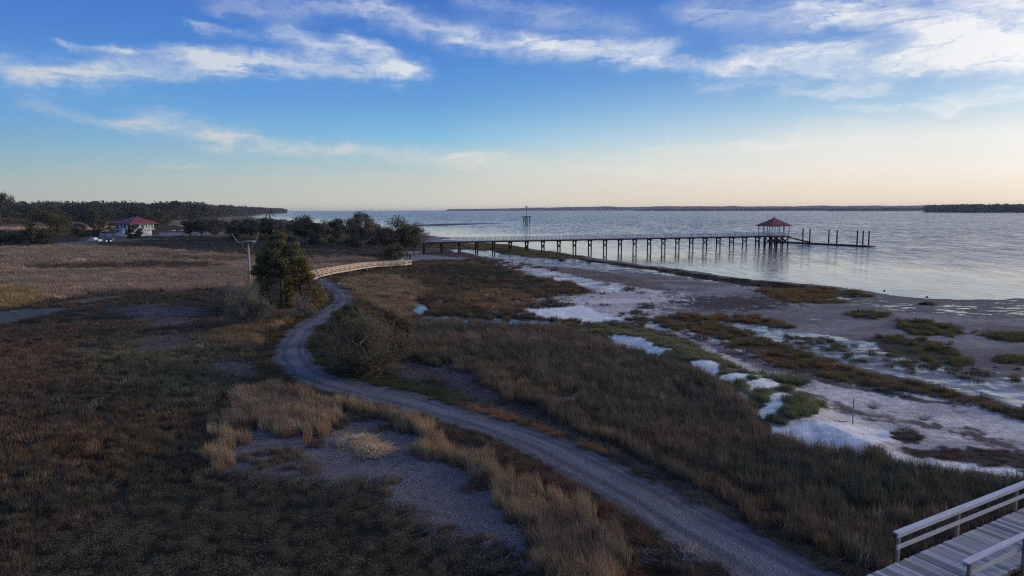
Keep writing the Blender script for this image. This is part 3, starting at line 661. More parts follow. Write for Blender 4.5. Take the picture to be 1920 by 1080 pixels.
# ------------------------------------------------------------------ ground sheet
def build_ground():
    fa = np.concatenate([np.arange(-180, -50, 5.0), np.arange(-50, -42, .5), np.linspace(-42, 42, 760), np.arange(42.5, 50, .5), np.arange(50, 180, 5.0)])
    # rows evenly spaced as seen from 12 m up: tangent of the depression angle
    tr = np.concatenate([np.linspace(4.0, .62, 24, endpoint=False), np.linspace(.62, .0125, 470), [.009, .0065, .0045, .003, .002, .0012, .0007, .0004]])
    rr = 12.0 / tr
    A_, R_ = np.meshgrid(np.radians(fa), rr)
    x, y = (R_ * np.sin(A_)).ravel(), (R_ * np.cos(A_)).ravel()
    f = field(x, y)
    z = f['z']
    nr, na = len(rr), len(fa)
    idx = np.arange(nr * na).reshape(nr, na)
    a = idx[:-1, :]; bq = idx[1:, :]
    Q = np.stack([a, np.roll(a, -1, 1), np.roll(bq, -1, 1), bq], -1).reshape(-1, 4)
    Q = Q[:, ::-1]
    V = np.stack([x, y, z], 1)
    s = f['surf'][Q[:, 0]]
    # drop what lies far under open water
    deep = (z[Q].max(1) < WATER - 1.2) & (np.hypot(x, y)[Q[:, 0]] < 9000)
    for code, nm in ((0, 'marsh_ground'), (1, 'shell_beach'), (2, 'mudflat')):
        q = Q[(s == code) & ~deep]
        us, inv = np.unique(q.ravel(), return_inverse=True)
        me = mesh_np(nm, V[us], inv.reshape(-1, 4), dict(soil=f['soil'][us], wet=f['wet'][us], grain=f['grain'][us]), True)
        o = link(nm, me, None, GROUND); tag(o, kind='structure')
        if code == 0:      # patch under the camera
            pass
    mb = MB(); n = 24
    mb.v = [(0, 0, 0)] + [(3.0 * math.sin(2 * math.pi * k / n), 3.0 * math.cos(2 * math.pi * k / n), 0) for k in range(n)]
    mb.f = [(0, 1 + (k + 1) % n, 1 + k) for k in range(n)]
    o = mb.build('marsh_ground', simple('dark_soil', (.03, .024, .018), .95)); tag(o, kind='structure')
    # water
    fa2 = np.concatenate([np.arange(-180, -45, 5.0), np.linspace(-45, 45, 300), np.arange(50, 180, 5.0)])
    tr2 = np.concatenate([np.linspace(.4, .012, 200), np.geomspace(.011, .00025, 30)])
    rr2 = 12.5 / tr2
    A_, R_ = np.meshgrid(np.radians(fa2), rr2)
    x, y = (R_ * np.sin(A_)).ravel(), (R_ * np.cos(A_)).ravel()
    sl = -sdpoly(x, y, LAND)
    nz = fbm(x * .012, y * .05, 91, 4) - .5
    chop = .12 + .88 * sstep(8, 95, sl + nz * 60)
    chop *= .65 + .35 * sstep(0, 300, sl)
    idx = np.arange(len(rr2) * len(fa2)).reshape(len(rr2), len(fa2))
    a = idx[:-1, :]; bq = idx[1:, :]
    Q = np.stack([a, np.roll(a, -1, 1), np.roll(bq, -1, 1), bq], -1).reshape(-1, 4)[:, ::-1]
    keep = sl[Q].max(1) > -45
    Q = Q[keep]
    us, inv = np.unique(Q.ravel(), return_inverse=True)
    me = mesh_np('estuary_water', np.stack([x, y, np.full_like(x, WATER)], 1)[us], inv.reshape(-1, 4), dict(chop=chop[us]), True)
    tag(link('estuary_water', me, None, water_mat()), kind='structure')
build_ground()

def build_road():
    P_ = RC; seg = np.linalg.norm(np.diff(P_, axis=0), axis=1); L = np.concatenate([[0], np.cumsum(seg)])
    s = np.arange(0, L[-1], .3)
    cx, cy, hw = np.interp(s, L, P_[:, 0]), np.interp(s, L, P_[:, 1]), np.interp(s, L, RWH)
    tx, ty = np.gradient(cx), np.gradient(cy); n = np.hypot(tx, ty); tx /= n; ty /= n
    K = 19; u = np.linspace(-1, 1, K)
    V = []; ac = []; al = []
    for j in range(K):
        eg = (fbm(s * .7 + 50 * (u[j] > 0), s * 0 + 3, 101, 3) - .5) * .7 * abs(u[j]) ** 3
        off = u[j] * (hw + eg + .1)
        x, y = cx - ty * off, cy + tx * off
        z = RZ + .015 - .10 * abs(u[j]) ** 5 + (fbm(x * 1.2, y * 1.2, 102, 3) - .5) * .05 - .03 * np.exp(-((abs(u[j]) - .45) * 6) ** 2)
        V.append(np.stack([x, y, z], 1)); ac.append(np.full(len(s), u[j])); al.append(s)
    V = np.array(V); ns = len(s)
    idx = np.arange(K * ns).reshape(K, ns)
    Q = np.stack([idx[:-1, :-1], idx[:-1, 1:], idx[1:, 1:], idx[1:, :-1]], -1).reshape(-1, 4)
    me = mesh_np('gravel_road', V.reshape(-1, 3), Q, dict(across=np.concatenate(ac), along=np.concatenate(al)), True)
    o = link('gravel_road', me, None, gravel_mat()); tag(o, kind='structure')
build_road()

# ------------------------------------------------------------------ grass
def blades(n, rad, hmin, hmax, w, lean, curve, wind=(0, 0), segs=2, flat=False, seed=0):
    g = np.random.default_rng(seed)
    r = rad * np.sqrt(g.random(n)); t = g.random(n) * 2 * np.pi
    bx, by = r * np.cos(t), r * np.sin(t)
    hh = g.uniform(hmin, hmax, n); la = g.random(n) * 2 * np.pi; lm = np.abs(g.normal(0, lean, n))
    dx, dy = np.cos(la) * lm + wind[0], np.sin(la) * lm + wind[1]
    fa = g.random(n) * np.pi; sx, sy = np.cos(fa) * w / 2, np.sin(fa) * w / 2
    if flat: zb = g.uniform(.02, .16, n)
    V = []; ks = [(0, 1.0), (.5, .85), (1.0, .0)]
    tint = g.uniform(.6, 1.45, n)[:, None] * (1 + g.normal(0, .05, (n, 3)))
    for i, (k, ww) in enumerate(ks):
        if flat:
            px, py = bx + dx * hh * k, by + dy * hh * k; pz = zb + (k * (1 - k)) * .18 * hh + g.uniform(-.02, .05, n) * (i > 0)
        else:
            px, py = bx + dx * hh * k ** (1 + curve), by + dy * hh * k ** (1 + curve); pz = hh * k * (1 - .25 * lm * k)
        if ww > 0:
            V.append(np.stack([px - sx * ww, py - sy * ww, pz], 1)); V.append(np.stack([px + sx * ww, py + sy * ww, pz], 1))
        else: V.append(np.stack([px, py, pz], 1))
    V = np.stack(V, 1).reshape(-1, 3)          # n x 5 x 3
    o = np.arange(n)[:, None] * 5
    T_ = np.concatenate([o + np.array([0, 1, 3]), o + np.array([0, 3, 2]), o + np.array([2, 3, 4])])
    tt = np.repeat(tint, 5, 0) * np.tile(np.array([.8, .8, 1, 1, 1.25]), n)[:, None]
    return V, T_, tt
def leafy(n, rad, h, size, seed):
    g = np.random.default_rng(seed)
    r = rad * np.sqrt(g.random(n)); t = g.random(n) * 2 * np.pi
    c = np.stack([r * np.cos(t), r * np.sin(t), h * g.random(n) ** .6], 1)
    a = g.normal(size=(n, 3)); a[:, 2] *= .6; a /= np.linalg.norm(a, axis=1)[:, None]
    b_ = np.cross(a, g.normal(size=(n, 3))); b_ /= np.linalg.norm(b_, axis=1)[:, None]
    s = size * g.uniform(.5, 1.3, n)[:, None]
    V = np.stack([c - a * s, c + b_ * s * .35, c + a * s, c - b_ * s * .35], 1).reshape(-1, 3)
    o = np.arange(n)[:, None] * 4
    T_ = np.concatenate([o + np.array([0, 1, 2]), o + np.array([0, 2, 3])])
    tt = np.repeat(g.uniform(.45, 1.6, n)[:, None] * (1 + g.normal(0, .07, (n, 3))), 4, 0)
    return V, T_, tt
PATCH = {}
def patch(kind, k):
    s = kind * 10 + k
    if kind == SHORT: V, T_, c = blades(75, .42, .45, 1.0, .026, .30, .4, (.06, 0), seed=s)
    elif kind == STRAW: V, T_, c = blades(110, .46, .45, 1.25, .019, .20, .8, (-.14, -.03), seed=s)
    elif kind == WRACK: V, T_, c = blades(90, .42, .7, 1.9, .024, .8, 0, (.35, -.25), flat=True, seed=s)
    elif kind == REED: V, T_, c = blades(90, .46, .30, 1.35, .022, .34, .9, (-.10, -.05), seed=s)
    elif kind == LEAFY: V, T_, c = leafy(200, .42, 1.0, .045, s)
    elif kind == VERGE: V, T_, c = blades(90, .42, .5, 1.2, .022, .8, .3, seed=s)
    else: V, T_, c = blades(80, .36, .5, 1.1, .024, .45, .6, seed=s)
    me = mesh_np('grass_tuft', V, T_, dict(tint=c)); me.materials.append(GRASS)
    return bpy.data.objects.new('grass_tuft', me)

def grass_tree(objs):
    g = bpy.data.node_groups.new('grass_scatter', 'GeometryNodeTree')
    g.interface.new_socket('Geometry', in_out='INPUT', socket_type='NodeSocketGeometry')
    g.interface.new_socket('Geometry', in_out='OUTPUT', socket_type='NodeSocketGeometry')
    N = g.nodes; L = g.links
    i, o = N.new('NodeGroupInput'), N.new('NodeGroupOutput')
    jn = N.new('GeometryNodeJoinGeometry')
    for ob in reversed(objs):
        oi = N.new('GeometryNodeObjectInfo'); oi.inputs['Object'].default_value = ob; oi.inputs['As Instance'].default_value = True
        L.new(oi.outputs['Geometry'], jn.inputs[0])
    ip = N.new('GeometryNodeInstanceOnPoints'); ip.inputs['Pick Instance'].default_value = True
    mp = N.new('GeometryNodeMeshToPoints')
    L.new(i.outputs[0], mp.inputs[0]); L.new(mp.outputs[0], ip.inputs['Points']); L.new(jn.outputs[0], ip.inputs['Instance'])
    for nm, tp, sock in (('pick', 'INT', 'Instance Index'), ('rot', 'FLOAT_VECTOR', 'Rotation'), ('scl', 'FLOAT_VECTOR', 'Scale')):
        na = N.new('GeometryNodeInputNamedAttribute'); na.data_type = tp; na.inputs['Name'].default_value = nm
        src = na.outputs['Attribute']
        if nm == 'rot':
            er = N.new('FunctionNodeEulerToRotation'); L.new(src, er.inputs[0]); src = er.outputs[0]
        L.new(src, ip.inputs[sock])
    L.new(ip.outputs[0], o.inputs[0])
    return g
def scatter_obj(name, pos, scl, rot, gcol, npick, objs, label, cat):
    n = len(pos)
    me = bpy.data.meshes.new(name); me.vertices.add(n); me.vertices.foreach_set('co', np.asarray(pos, np.float32).ravel())
    for an, av in (('scl', scl), ('rot', rot)):
        a = me.attributes.new(an, 'FLOAT_VECTOR', 'POINT'); a.data.foreach_set('vector', np.asarray(av, np.float32).ravel())
    a = me.attributes.new('gcol', 'FLOAT_COLOR', 'POINT'); a.data.foreach_set('color', np.hstack([gcol, np.ones((n, 1))]).astype(np.float32).ravel())
    a = me.attributes.new('pick', 'INT', 'POINT'); a.data.foreach_set('value', rng.integers(0, npick, n).astype(np.int32))
    o = link(name, me); o.modifiers.new('scatter', 'NODES').node_group = grass_tree(objs)
    return tag(o, label, cat, kind='stuff')

def scatter_grass():
    X_, Y_, S_ = [], [], []
    for (r0, r1, s, dn, ang) in ((13, 42, .62, 1.7, 44), (42, 85, 1.0, 1.7, 43), (85, 170, 2.0, 1.8, 42), (170, 330, 3.6, 1.6, 41), (330, 620, 6.5, 1.3, 40)):
        area = R(2 * ang) / 2 * (r1 ** 2 - r0 ** 2); n = int(area / (.36 * s * s) * dn / 1.7 * 1.5)
        r = np.sqrt(rng.uniform(r0 ** 2, r1 ** 2, n)); t = R(1) * rng.uniform(-ang, ang, n)
        X_.append(r * np.sin(t)); Y_.append(r * np.cos(t)); S_.append(np.full(n, s))
    x, y, s = map(np.concatenate, (X_, Y_, S_))
    f = field(x, y)
    keep = (f['kind'] > 0) & (rng.random(len(x)) < np.where((f['kind'] == STRAW) | (f['kind'] == REED) | (f['kind'] == WRACK), 1, np.minimum(f['dens'] / 1.5, 1))) & (f['z'] > WATER + .04)
    names = {SHORT: ('marsh_grass', 'short brown and olive marsh grass spreading over the flat wet ground', 'marsh grass'),
             STRAW: ('straw_grass', 'tall straw coloured grass in bands beside the gravel track and across the back field', 'tall grass'),
             WRACK: ('flattened_straw', 'grey flattened dead straw lying in mats on the marsh', 'straw'),
             REED: ('reeds', 'dark brown reeds on the bank between the gravel track and the white shells', 'reeds'),
             LEAFY: ('low_marsh_plants', 'low leafy olive marsh plants in the dark foreground left of the straw mat', 'marsh plants'),
             VERGE: ('roadside_turf', 'low trampled turf along both edges of the gravel track', 'turf'),
             CLUMP: ('cordgrass', 'golden green cordgrass clumps on the mudflat and the shell ridge', 'cordgrass')}
    for k, (nm, lb, ct) in names.items():
        i = np.nonzero(keep & (f['kind'] == k))[0]
        if not len(i): continue
        n = len(i)
        hh = f['h'][i] * rng.uniform(.75, 1.2, n) * (.8 + .4 * fbm(x[i] * .3, y[i] * .3, 7, 3))
        if k == WRACK: hh = np.maximum(f['h'][i], .4) * s[i] * 1.0
        sc3 = np.stack([s[i], s[i], hh], 1)
        rot = rng.normal(0, .13 if k != WRACK else .05, (n, 3)); rot[:, 2] = rng.normal(0, .5, n) if k in (STRAW, REED) else (rng.random(n) * 6.28 if k != WRACK else rng.normal(0, 1.1, n))
        gc = np.array([1.9, 1.85, 1.85] if k == WRACK else [1.95, 1.80, 1.60] if k in (STRAW, CLUMP) else [2.05, 1.88, 1.72]) * f['gcol'][i] * rng.uniform(.84, 1.18, (n, 1)) * (1 + rng.normal(0, .05, (n, 3)))
        if k in (REED, SHORT, STRAW): gc[rng.random(n) < .035] *= 2.0
        scatter_obj(nm, np.stack([x[i], y[i], f['z'][i] - .02], 1), sc3, rot, np.clip(gc, 0.003, 1), 4, [patch(k, j) for j in range(4)], lb, ct)
scatter_grass()
#@@OBJECTS
# ------------------------------------------------------------------ trees and shrubs
def quads(c, size, g, flat=.75):
    n = len(c)
    a = g.normal(size=(n, 3)); a[:, 2] *= flat; a /= np.linalg.norm(a, axis=1)[:, None]
    b_ = np.cross(a, g.normal(size=(n, 3))); b_ /= np.linalg.norm(b_, axis=1)[:, None]
    s = size * g.uniform(.55, 1.35, n)[:, None]
    V = np.stack([c - a * s, c + b_ * s * .6, c + a * s, c - b_ * s * .6], 1).reshape(-1, 3)
    return V, np.arange(n * 4).reshape(n, 4)
def twigs(p0, p1, r0, g):
    """many thin three-sided twigs from p0 to p1, bowed a little"""
    n = len(p0); d = p1 - p0; L = np.linalg.norm(d, axis=1)[:, None] + 1e-6; d = d / L
    a = np.cross(d, g.normal(size=(n, 3))); a /= np.linalg.norm(a, axis=1)[:, None] + 1e-6; b_ = np.cross(d, a)
    mid = (p0 + p1) / 2 + g.normal(size=(n, 3)) * L * .08
    V = []
    for p, k in ((p0, 1.0), (mid, .7), (p1, .25)):
        for t in range(3):
            an = 2.094 * t; V.append(p + (a * math.cos(an) + b_ * math.sin(an)) * (r0 * k)[:, None])
    V = np.stack(V, 1).reshape(-1, 3)
    o = np.arange(n)[:, None] * 9; Q = []
    for i in (0, 3):
        for t in range(3): Q.append(o + np.array([i + t, i + (t + 1) % 3, i + 3 + (t + 1) % 3, i + 3 + t]))
    return V, np.concatenate(Q)
def tree(name, label, cat, loc, h, w, shape='oak', leaf=(.06, .07, .035), leaf2=None, nl=3000, ls=.16, clumps=26, seed=0, group=None, bark=None, lean=0.0, dens=1.0, crown_lo=.25, bare=0.0, stems=1):
    g = np.random.default_rng(seed)
    loc = np.array(loc, float)
    root = empty(name, tuple(loc), label=label, cat=cat, group=group)
    leaf = np.array(leaf); leaf2 = np.array(leaf2 if leaf2 is not None else leaf * 1.5)
    # centres of the leaf clumps
    C_ = []
    while len(C_) < clumps:
        p = g.uniform(-1, 1, 3)
        if shape == 'oak':
            q = np.linalg.norm(p * [1, 1, 1]);
            if q > 1 or q < .35: continue
            z = crown_lo + (1 - crown_lo) * (p[2] * .5 + .5) * (1 - .12 * np.hypot(p[0], p[1])); rr = w / 2 * .84
            C_.append((p[0] * rr + lean * z * h, p[1] * rr, z * h * .93))
        elif shape == 'cone':
            z = (p[2] * .5 + .5) ** 1.15
            if np.hypot(p[0], p[1]) > 1: continue
            rr = w / 2 * .95 * (1 - z * .88); C_.append((p[0] * rr, p[1] * rr, z * h * .95 + .03 * h))
        elif shape == 'bush':
            q = np.linalg.norm(p)
            if q > 1 or q < .3: continue
            z = abs(p[2]); rr = w / 2 * .88
            C_.append((p[0] * rr, p[1] * rr, (z * .85 + .08) * h))
        elif shape == 'pine':
            q = np.linalg.norm(p)
            if q > 1: continue
            z = .62 + .36 * (p[2] * .5 + .5); C_.append((p[0] * w * .45, p[1] * w * .45, z * h))
    C_ = np.array(C_)
    # wood: trunk and a limb to every clump
    mb = MB(); tr_r = max(.05, h * .022)
    for s in range(stems):
        off = g.normal(0, .05 * w, 2) if stems > 1 else np.zeros(2)
        top = np.array([C_[:, 0].mean() + off[0] * 4, off[1] * 4, h * (.62 if shape != 'cone' else .95)])
        pts = [np.array([off[0], off[1], -.2]), np.array([off[0] * 1.5 + g.normal(0, .02 * h), off[1] * 1.5, h * .2]), top * [.6, .6, .65], top]
        mb.tube(pts, [tr_r * 1.3 / stems ** .4, tr_r / stems ** .4, tr_r * .6 / stems ** .4, tr_r * .2], 6)
        trunk_pts = pts
        for c in C_[s::stems]:
            k = min(c[2] / h * .75, .6); st_ = np.array([np.interp(k * h, [p[2] for p in pts], [p[i] for p in pts]) for i in range(3)])
            st_[2] = k * h
            m_ = (st_ + c) / 2 + g.normal(0, .04 * h, 3) + np.array([0, 0, -.02 * h])
            mb.tube([st_, m_, c], [tr_r * .42, tr_r * .26, tr_r * .08], 4, False)
    mb.build('trunk', bark or BARK, root, True)
    # twigs reaching out of each clump
    cr = w / (clumps ** .4) * (.62 if shape != 'cone' else .5)
    nt_ = int(nl * .12 + 500 * bare)
    ci = g.integers(0, len(C_), nt_); st_ = C_[ci] * (1 - .25 * g.random((nt_, 1))); en = C_[ci] + g.normal(size=(nt_, 3)) * cr * [.62, .62, .5]
    en[:, 2] = np.maximum(en[:, 2], .05)
    if bare > .4: st_ = st_ * g.uniform(.35, .95, (nt_, 1)); 
    V, Q = twigs(st_, en, np.full(nt_, ls * .09 + .004) * g.uniform(.6, 1.6, nt_), g)
    me = mesh_np('branches', V, Q); link('branches', me, root, bark or BARK)
    # leaves: dense and dark clumps next to thin light ones
    if nl:
        wt = g.uniform(.25, 1.6, len(C_)); wt /= wt.sum()
        ci = g.choice(len(C_), nl, p=wt); ct = g.uniform(.65, 1.4, len(C_))
        d = g.normal(size=(nl, 3)); d /= np.linalg.norm(d, axis=1)[:, None]
        rad = cr * g.random((nl, 1)) ** .5 * g.uniform(.7, 1.15, (len(C_), 1))[ci]
        c = C_[ci] + d * rad * [1, 1, .62]
        c += (g.random((nl, 1)) < .12) * g.normal(size=(nl, 3)) * cr * .4
        c = c[c[:, 2] > .02]; ci = ci[:len(c)]
        V, Q = quads(c, ls, g)
        mixc = np.clip(ct[ci][:, None] - .65, 0, 1)
        tint = 1.7 * (leaf * (1 - mixc) + leaf2 * mixc) * g.uniform(.6, 1.4, (len(c), 1))
        me = mesh_np('crown', V, Q, dict(tint=np.repeat(tint, 4, 0)))
        link('crown', me, root, LEAF)
    return root
def ptree(px, py, ptop, pw, name, label, cat='tree', **k):
    p = at(px, py, 0); pw *= k.pop('fat', 1.0); sc_ = np.dot(CN.T @ (p - [0, 0, H]), [0, 0, -1]) / F
    return tree(name, label, cat, p, (py - ptop) * sc_, pw * sc_, **k)

OLIVE, DARKG, GREY, GOLD, BROWNG = (.075, .082, .042), (.040, .052, .030), (.085, .082, .066), (.15, .11, .035), (.090, .082, .045)
G1 = 'trees in the row between the field and the water'
BK = PALEBARK
# group round the pole
ptree(529, 572, 428, 86, 'pine_tree', 'rounded olive pine right of the crossarm pole, tallest of its clump', shape='oak', leaf=(.085, .088, .045), leaf2=(.15, .14, .07), nl=15000, ls=.13, clumps=46, seed=1, crown_lo=.42)
ptree(568, 579, 480, 108, 'juniper_tree', 'dark juniper, gold sunlight put into its leaf colour, beside the top bend of the gravel track', shape='cone', leaf=(.075, .070, .028), leaf2=(.26, .17, .045), nl=15000, ls=.10, clumps=60, seed=2)  # gold second leaf tone is low sunlight put into the colour
ptree(500, 570, 450, 58, 'pine_tree', 'shorter olive pine leaning out behind the crossarm pole', shape='oak', leaf=(.085, .085, .05), leaf2=(.14, .13, .07), nl=6500, ls=.12, clumps=28, seed=14, crown_lo=.3)
ptree(505, 582, 520, 60, 'juniper_bush', 'dark green bush at the foot of the golden juniper', 'bush', shape='bush', leaf=DARKG, leaf2=OLIVE, nl=5000, ls=.10, clumps=24, seed=3)
ptree(468, 613, 522, 100, 'bare_shrub', 'grey green thin shrub in front of the crossarm pole', 'shrub', shape='bush', leaf=(.085, .085, .065), leaf2=(.11, .12, .07), nl=4200, ls=.07, clumps=34, seed=4, bark=BK, bare=3.0, stems=4)
ptree(430, 590, 500, 60, 'bare_shrub', 'leafless pinkish grey shrub left of the crossarm pole', 'shrub', shape='bush', leaf=(.12, .095, .085), nl=900, ls=.06, clumps=20, seed=5, bark=BK, bare=3.0, stems=5)
ptree(566, 600, 542, 62, 'bare_shrub', 'small pale leafless shrub in front of the golden juniper', 'shrub', shape='bush', leaf=(.11, .10, .075), nl=1200, ls=.06, clumps=20, seed=6, bark=BK, bare=2.5, stems=4)
# big thicket at the inside of the bend
ptree(696, 702, 584, 186, 'thicket', 'brown twiggy thicket inside the bend of the gravel track', 'thicket', shape='oak', leaf=(.085, .075, .045), leaf2=(.13, .115, .06), nl=9000, ls=.06, clumps=40, seed=7, bark=simple('twig_bark', (.17, .14, .105), .95, .3, 3), bare=8.0, stems=7, crown_lo=.08)
ptree(648, 650, 563, 74, 'evergreen_bush', 'dark green bush leaning over the far end of the brown thicket', 'bush', shape='oak', leaf=(.045, .058, .032), leaf2=(.08, .095, .045), nl=7000, ls=.075, clumps=30, seed=8, crown_lo=.3)
ptree(732, 668, 572, 78, 'evergreen_bush', 'rust and green bush on the right shoulder of the brown thicket', 'bush', shape='oak', leaf=(.06, .055, .028), leaf2=(.15, .085, .035), nl=6500, ls=.075, clumps=28, seed=9, crown_lo=.3)
ptree(765, 668, 604, 34, 'pine_sapling', 'small upright pine sapling at the right end of the thicket', 'sapling', shape='cone', leaf=(.055, .062, .035), leaf2=(.09, .09, .05), nl=2600, ls=.06, clumps=18, seed=10)
ptree(690, 700, 650, 60, 'pine_sapling', 'low green sapling at the front foot of the brown thicket', 'sapling', shape='bush', leaf=(.06, .065, .035), leaf2=(.11, .10, .05), nl=2500, ls=.055, clumps=18, seed=11)
# big oak with thin right side and its bush
ptree(748, 480, 404, 84, 'oak_tree', 'large dark oak nearest the pier, its limbs thinning to the right', shape='oak', leaf=(.040, .048, .030), leaf2=(.085, .085, .055), nl=8500, ls=.19, clumps=40, seed=20, group=G1, fat=1.12)
ptree(777, 478, 412, 52, 'oak_tree', 'thin crowned grey oak at the right end of the row by the pier', shape='oak', leaf=(.075, .072, .055), leaf2=(.11, .105, .075), nl=2400, ls=.16, clumps=26, seed=21, group=G1, fat=1.12, bark=BK, bare=1.2)
ptree(740, 493, 453, 60, 'evergreen_bush', 'olive bush behind the right end of the low boardwalk', 'bush', shape='bush', leaf=(.060, .065, .034), leaf2=(.11, .105, .048), nl=5000, ls=.14, clumps=26, seed=22)
ptree(680, 462, 396, 62, 'oak_tree', 'tall grey green oak with a round dark knob of leaves on top', shape='oak', leaf=(.070, .070, .050), leaf2=(.105, .10, .07), nl=6000, ls=.22, clumps=34, seed=23, group=G1, fat=1.12, bark=BK, bare=.6)
ptree(678, 452, 394, 28, 'oak_tree', 'dark round topped oak rising behind the grey green oak', shape='oak', leaf=DARKG, leaf2=(.07, .08, .05), nl=2600, ls=.2, clumps=12, seed=24, group=G1, fat=1.12, crown_lo=.62)
ptree(668, 465, 438, 28, 'evergreen_bush', 'dark round bush below the grey green oak', 'bush', shape='bush', leaf=(.030, .040, .022), leaf2=(.045, .055, .03), nl=2600, ls=.17, clumps=14, seed=25)
ptree(634, 457, 408, 42, 'oak_tree', 'dark oak between the pale bare tree and the grey green oak', shape='oak', leaf=DARKG, leaf2=(.055, .065, .038), nl=4500, ls=.22, clumps=22, seed=26, group=G1, fat=1.12)
ptree(708, 458, 418, 46, 'oak_tree', 'low dark oak just left of the large oak nearest the pier', shape='oak', leaf=(.045, .05, .03), leaf2=(.07, .07, .045), nl=3800, ls=.22, clumps=20, seed=27, group=G1, fat=1.12)
ptree(612, 456, 401, 34, 'bare_tree', 'pale leafless tree between two dark oaks', shape='oak', leaf=(.12, .11, .10), nl=350, ls=.18, clumps=22, seed=28, bark=BK, bare=2.2, group=G1)
ptree(572, 457, 402, 66, 'oak_tree', 'broad very dark round oak left of the pale leafless tree', shape='oak', leaf=(.028, .036, .022), leaf2=(.048, .058, .032), nl=7000, ls=.23, clumps=34, seed=29, group=G1, fat=1.12)
ptree(590, 459, 426, 32, 'evergreen_bush', 'dark bush standing in front of the broad round oak', 'bush', shape='bush', leaf=(.032, .042, .026), leaf2=(.05, .06, .035), nl=2600, ls=.19, clumps=14, seed=30)
for i, (px, py, pt, pw, lf, l2, lb, kw) in enumerate([
    (528, 452, 408, 38, (.085, .08, .07), (.12, .11, .1), 'thin grey oak left of the broad dark oak', dict(bark=BK, bare=1)),
    (500, 452, 403, 42, (.05, .06, .035), (.085, .09, .05), 'green oak behind the right arm of the crossarm pole', {}),
    (468, 450, 408, 46, (.038, .046, .032), (.06, .065, .045), 'dark oak directly behind the crossarm pole', {}),
    (436, 449, 404, 44, (.045, .052, .036), (.075, .075, .055), 'grey green oak left of the crossarm pole', {}),
    (405, 447, 402, 42, (.075, .07, .06), (.105, .095, .085), 'thin oak with a forked trunk at the end of the pale wall', dict(bark=BK, bare=1)),
    (378, 446, 406, 36, (.06, .062, .04), (.09, .085, .055), 'oak in front of the pale wall, second from the house', {}),
    (358, 447, 404, 34, (.045, .055, .034), (.075, .08, .045), 'oak in front of the pale wall, nearest the house', {})]):
    ptree(px, py, pt, pw, 'oak_tree', lb, shape='oak', leaf=lf, leaf2=l2, nl=4200, ls=.27, clumps=24, seed=40 + i, group=G1, crown_lo=.26, fat=1.1, **kw)
UB = ['below the large oak nearest the pier', 'just left of the foot of the large oak', 'under the tall grey green oak, right side', 'under the tall grey green oak, left side', 'between the grey green oak and the pale bare tree', 'beside the pale leafless tree', 'right of the broad dark oak',
      'left of the broad dark oak', 'under the thin grey oak', 'right of the crossarm pole, at the back', 'behind the crossarm pole', 'left of the crossarm pole, at the back', 'at the right end of the pale wall']
for i, q_ in enumerate([(765, 34, 24), (728, 28, 18), (700, 22, 14), (655, 20, 12), None, (622, 20, 14), None, (548, 24, 14), None, (496, 28, 15), None, (440, 24, 12), None]):
    if not q_: continue
    px, w, h = q_
    y = 459 - i * .8
    ptree(px, y, y - h, w, 'undergrowth_bush', 'low dark bush ' + UB[i], 'bush', shape='bush', leaf=(.045, .052, .034), leaf2=(.08, .085, .05), nl=1800, ls=.22, clumps=12, seed=150 + i, group='low bushes under the row of oaks')
# palm
def palm(px, py, ptop, label, seed):
    g = np.random.default_rng(seed); p = at(px, py, 0); s_ = p[1] / F; h = (py - ptop) * s_
    root = empty('palm_tree', tuple(p), label=label, cat='palm')
    MB().tube([(0, 0, -.2), (.1, 0, h * .5), (0, 0, h * .9)], [.22, .18, .16], 7).build('trunk', BARK, root, True)
    mb = MB()
    for k in range(26):
        a = g.random() * 6.28; e = g.uniform(-.5, 1.2); L = h * .26; d = np.array([math.cos(a) * math.cos(e), math.sin(a) * math.cos(e), math.sin(e)])
        c0 = np.array([0, 0, h * .9]); c1 = c0 + d * L * .6; c2 = c0 + d * L + np.array([0, 0, -L * .35]); w_ = np.cross(d, (0, 0, 1)); w_ /= np.linalg.norm(w_) + 1e-6
        o = [c0, c1 + w_ * .22, c1 - w_ * .22, c2]; mb.add(o, [(0, 1, 3, 2)])
    mb.build('crown', simple('palm_fronds', (.045, .055, .03), .8, .3), root)
palm(508, 450, 396, 'slim cabbage palm standing above the oaks right of the pole', 60)
palm(196, 446, 418, 'short cabbage palm left of the white awning', 61)
